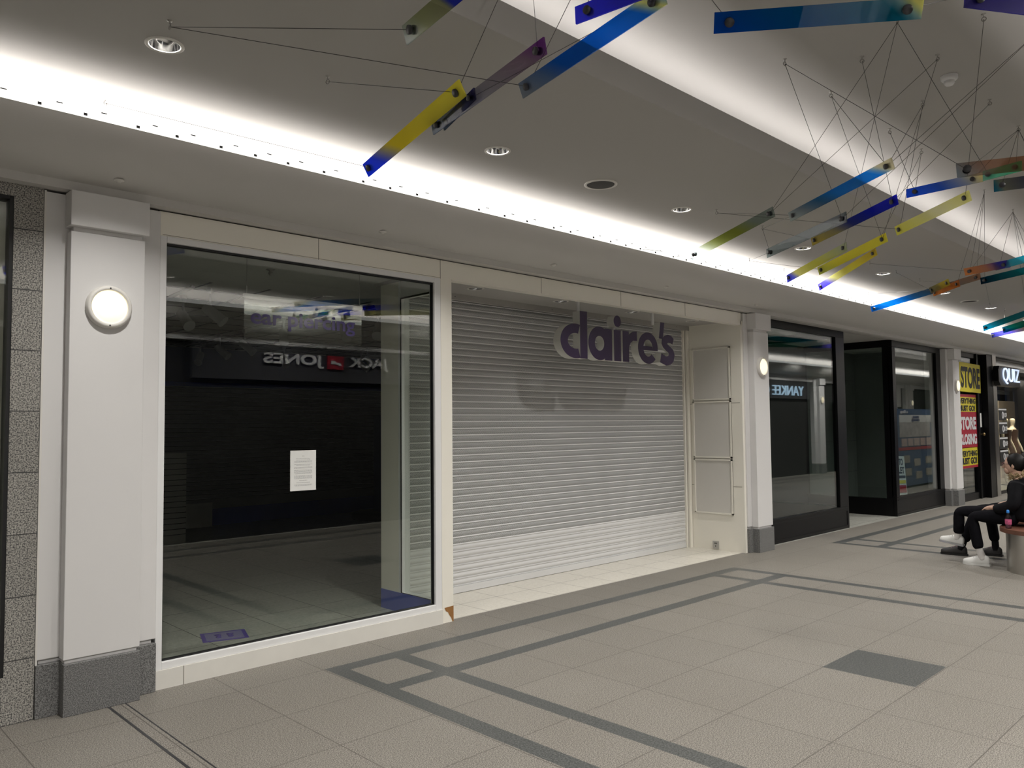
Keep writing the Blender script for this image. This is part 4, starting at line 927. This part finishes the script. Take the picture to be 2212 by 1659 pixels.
# ---------------------------------------------------------------- suspended strips
Y_, Yp, Bl, Vi, Az, Te, Cl, Or, Cy, Gr, Dk = (.95, .90, .18), (.94, .93, .46), (.02, .10, .80), (.10, .07, .68), (.03, .42, .90), (.0, .50, .56), (.74, .80, .80), (.95, .52, .20), (.10, .70, .85), (.22, .78, .55), (.35, .42, .52)
Bd = (.04, .12, .62); Tan = (.72, .52, .40); YG = (.75, .80, .28)
STY = {
 'B1': ([(0, (.03, .12, .90)), (.16, (.08, .16, .92)), (.36, (.90, .80, .10)), (1, Y_)], 'yellow strip with a blue end, lowest of the near group at left'),
 'B2': ([(0, Dk), (.6, (.25, .28, .42)), (1, (.2, .2, .45))], 'short smoky strip tucked behind the near yellow one'),
 'B3': ([(0, Dk), (.6, (.62, .60, .66)), (.86, (.60, .50, .62)), (1, (.50, .22, .62))], 'long clear strip turning purple at its upper end, behind the near yellow one'),
 'B4': ([(0, Cl), (.22, (.66, .70, .50)), (.45, (.60, .62, .45)), (.5, (.12, .18, .78)), (1, (.12, .15, .8))], 'clear strip with a blue half, top left of the hanging strips'),
 'B5': ([(0, (.5, .55, .62)), (.2, (.30, .42, .62)), (.34, (.05, .30, .80)), (.85, (.05, .35, .85)), (.93, Yp), (1, (.1, .4, .9))], 'longest blue strip, upper middle of the photo'),
 'B6': ([(0, (.06, .08, .75)), (1, Vi)], 'deep violet blue strip cut by the top edge of the photo'),
 'B7': ([(0, (.0, .18, .62)), (.55, (.0, .26, .50)), (.86, (.02, .32, .45)), (.94, (.45, .60, .62)), (1, Yp)], 'wide deep blue strip at the top right'),
 'B8': ([(0, (.12, .10, .45)), (1, (.16, .14, .40))], 'dark violet strip at the top right corner'),
 'B10': ([(0, Cl), (.16, (.45, .52, .58)), (.35, (.08, .30, .52)), (.5, Az), (.84, Az), (.93, (.80, .78, .62)), (1, (.85, .82, .66))], 'long azure strip with a cream tip above the yellow group'),
 'B11': ([(0, Cl), (.15, (.75, .80, .80)), (.38, (.62, .68, .32)), (.6, (.58, .64, .22)), (.8, (.55, .62, .58)), (1, (.60, .66, .66))], 'pale yellow-green strip with a downlight glowing through it'),
 'B12': ([(0, (.58, .64, .65)), (1, (.45, .50, .54))], 'clear smoky strip between the azure and the yellow ones'),
 'B13': ([(0, (.80, .70, .25)), (.3, (.62, .58, .38)), (.5, (.12, .16, .50)), (.78, (.05, .08, .80)), (1, (.05, .06, .85))], 'strip yellow at the left and deep blue at the right end'),
 'B14': ([(0, (.92, .90, .25)), (.35, Yp), (.6, (.90, .89, .66)), (1, Yp)], 'pale yellow strip patterned with reflections under the bright ceiling step'),
 'B15': ([(0, (.80, .84, .30)), (.3, Y_), (1, Y_)], 'bright yellow strip, middle of the three yellow ones'),
 'B16': ([(0, (.15, .18, .85)), (.10, (.25, .28, .90)), (.2, Yp), (.55, (.86, .86, .22)), (1, (.55, .60, .42))], 'yellow-green strip with a blue tip, left of the three yellow ones'),
 'B17': ([(0, Vi), (.16, (.2, .18, .85)), (.3, Yp), (.6, Y_), (1, (.80, .66, .12))], 'yellow strip with a violet tip, lowest of the three yellow ones'),
 'B18': ([(0, (.05, .22, .78)), (.45, (.10, .26, .72)), (.75, (.50, .56, .72)), (1, (.90, .82, .45))], 'blue strip fading to cream beside the green one'),
 'B19': ([(0, (.50, .55, .60)), (.4, Tan), (1, Tan)], 'tan strip at the right edge above the green one'),
 'B20': ([(0, (.35, .72, .60)), (1, Gr)], 'small green strip at the right edge'),
 'B21': ([(0, (.10, .45, .60)), (.15, (.55, .56, .50)), (1, (.14, .18, .42))], 'dark blue strip at the right edge under the green one'),
 'B22': ([(0, Or), (.5, (.72, .42, .28)), (.68, (.45, .25, .45)), (.8, Vi), (1, Vi)], 'orange strip turning violet, right side above the cyan ones'),
 'B23': ([(0, Dk), (.4, Cy), (1, Cy)], 'light cyan strip at the right edge'),
 'B24': ([(0, (.02, .20, .35)), (.4, (.0, .35, .45)), (.7, Te), (1, Cy)], 'teal strip at the right edge under the cyan one'),
 'B25': ([(0, (.02, .40, .85)), (.35, (.03, .38, .80)), (.55, (.15, .35, .55)), (.72, (.45, .45, .45)), (1, (.65, .45, .32))], 'long blue strip fading to brown, hanging low before the curved bulkhead'),
 'B26': ([(0, Or), (1, (.85, .45, .20))], 'short orange strip overlapping the long blue one'),
 'B26b': ([(0, (.5, .5, .35)), (.5, (.6, .56, .25)), (.58, (.85, .76, .2)), (1, (.85, .76, .2))], 'small yellowish strip over the short orange one'),
 'B27': ([(0, (.02, .42, .60)), (.5, (.0, .40, .45)), (1, (.05, .36, .45))], 'teal strip low at the right edge, uppermost of the far group'),
 'B28': ([(0, (.22, .24, .80)), (.5, (.28, .26, .78)), (1, (.7, .6, .3))], 'violet strip lowest at the right edge of the photo'),
 'B29': ([(0, (.02, .30, .55)), (.3, (.0, .45, .40)), (1, (.1, .5, .35))], 'blue-green strip low at the right edge between teal and violet'),
}
BD = {b[0]: b for b in BOARDS}; WR = {}
for k, a in WIRES: WR.setdefault(k[:-1], []).append((k[-1], ANCHORS[a]))
for key, (nm, A, B_, nrm, wd) in BD.items():
    stops, lab = STY[key]; A = Vector(A); B_ = Vector(B_); X_ = (B_-A); L = X_.length; X_ = X_.normalized(); Zw = Vector(nrm); Zw = (Zw-X_*Zw.dot(X_)).normalized(); Yn = Zw.cross(X_)
    root = empty('hanging_strip', A, 0, lab, 'hanging strip', 'dichroic strips hanging on wires')
    root.rotation_mode = 'QUATERNION'; root.rotation_quaternion = Matrix((X_, Yn, Zw)).transposed().to_quaternion()
    MB().box(0, L, -.004, .004, -wd/2, wd/2).build('acrylic_panel', dichroic('film_'+key, stops, *((.04, .03) if key in ('B2', 'B3', 'B4', 'B11', 'B12', 'B21', 'B24', 'B19') else ((.68, .05) if key in ('B1', 'B14', 'B15', 'B16', 'B17') else (.28, .06)))), root)
    inv = Matrix.Translation(A) @ root.rotation_quaternion.to_matrix().to_4x4(); inv = inv.inverted()
    rr = wd*.24
    for e, x in (('A', min(.055, L*.15)), ('B', L-min(.055, L*.15))):
        MB().lathe([(0, -.016), (rr, -.016), (rr, -.006), (rr*.55, -.006), (rr*.55, .006), (rr, .006), (rr, .016), (0, .016)], c=(x, 0, 0), n=20, axis='y').build('disc_fixing', M['rubberdisc'], root)
        for ee, an in WR.get(key, []):
            if ee != e: continue
            q = inv @ Vector((an[0], an[1], an[2]-.03)); MB().tube((x, 0, 0), q, .0016, n=5).build('suspension_wire', M['wire'], root)

used = {a for k, a in WIRES}
for k, p in ANCHORS.items():
    if k not in used: continue
    upr = p[2] > 3.8; gl = ['small metal eyebolt holding thin wires on the flat ceiling', 'small metal eyebolt holding thin wires on the raised middle ceiling'][upr]
    root = empty('eyebolt', p, random.uniform(0, 3), gl, 'eyebolt', 'eyebolts in the raised ceiling' if upr else 'eyebolts in the flat ceiling')
    m = MB().lathe([(.014, 0), (.012, -.003), (.004, -.004), (.003, -.02)], n=12)
    for i in range(14):
        a, b = 2*PI*i/14, 2*PI*(i+1)/14; m.tube((.012*math.cos(a), 0, -.031+.012*math.sin(a)), (.012*math.cos(b), 0, -.031+.012*math.sin(b)), .0028, n=6, caps=False)
    m.build('hook', M['chrome'], root)
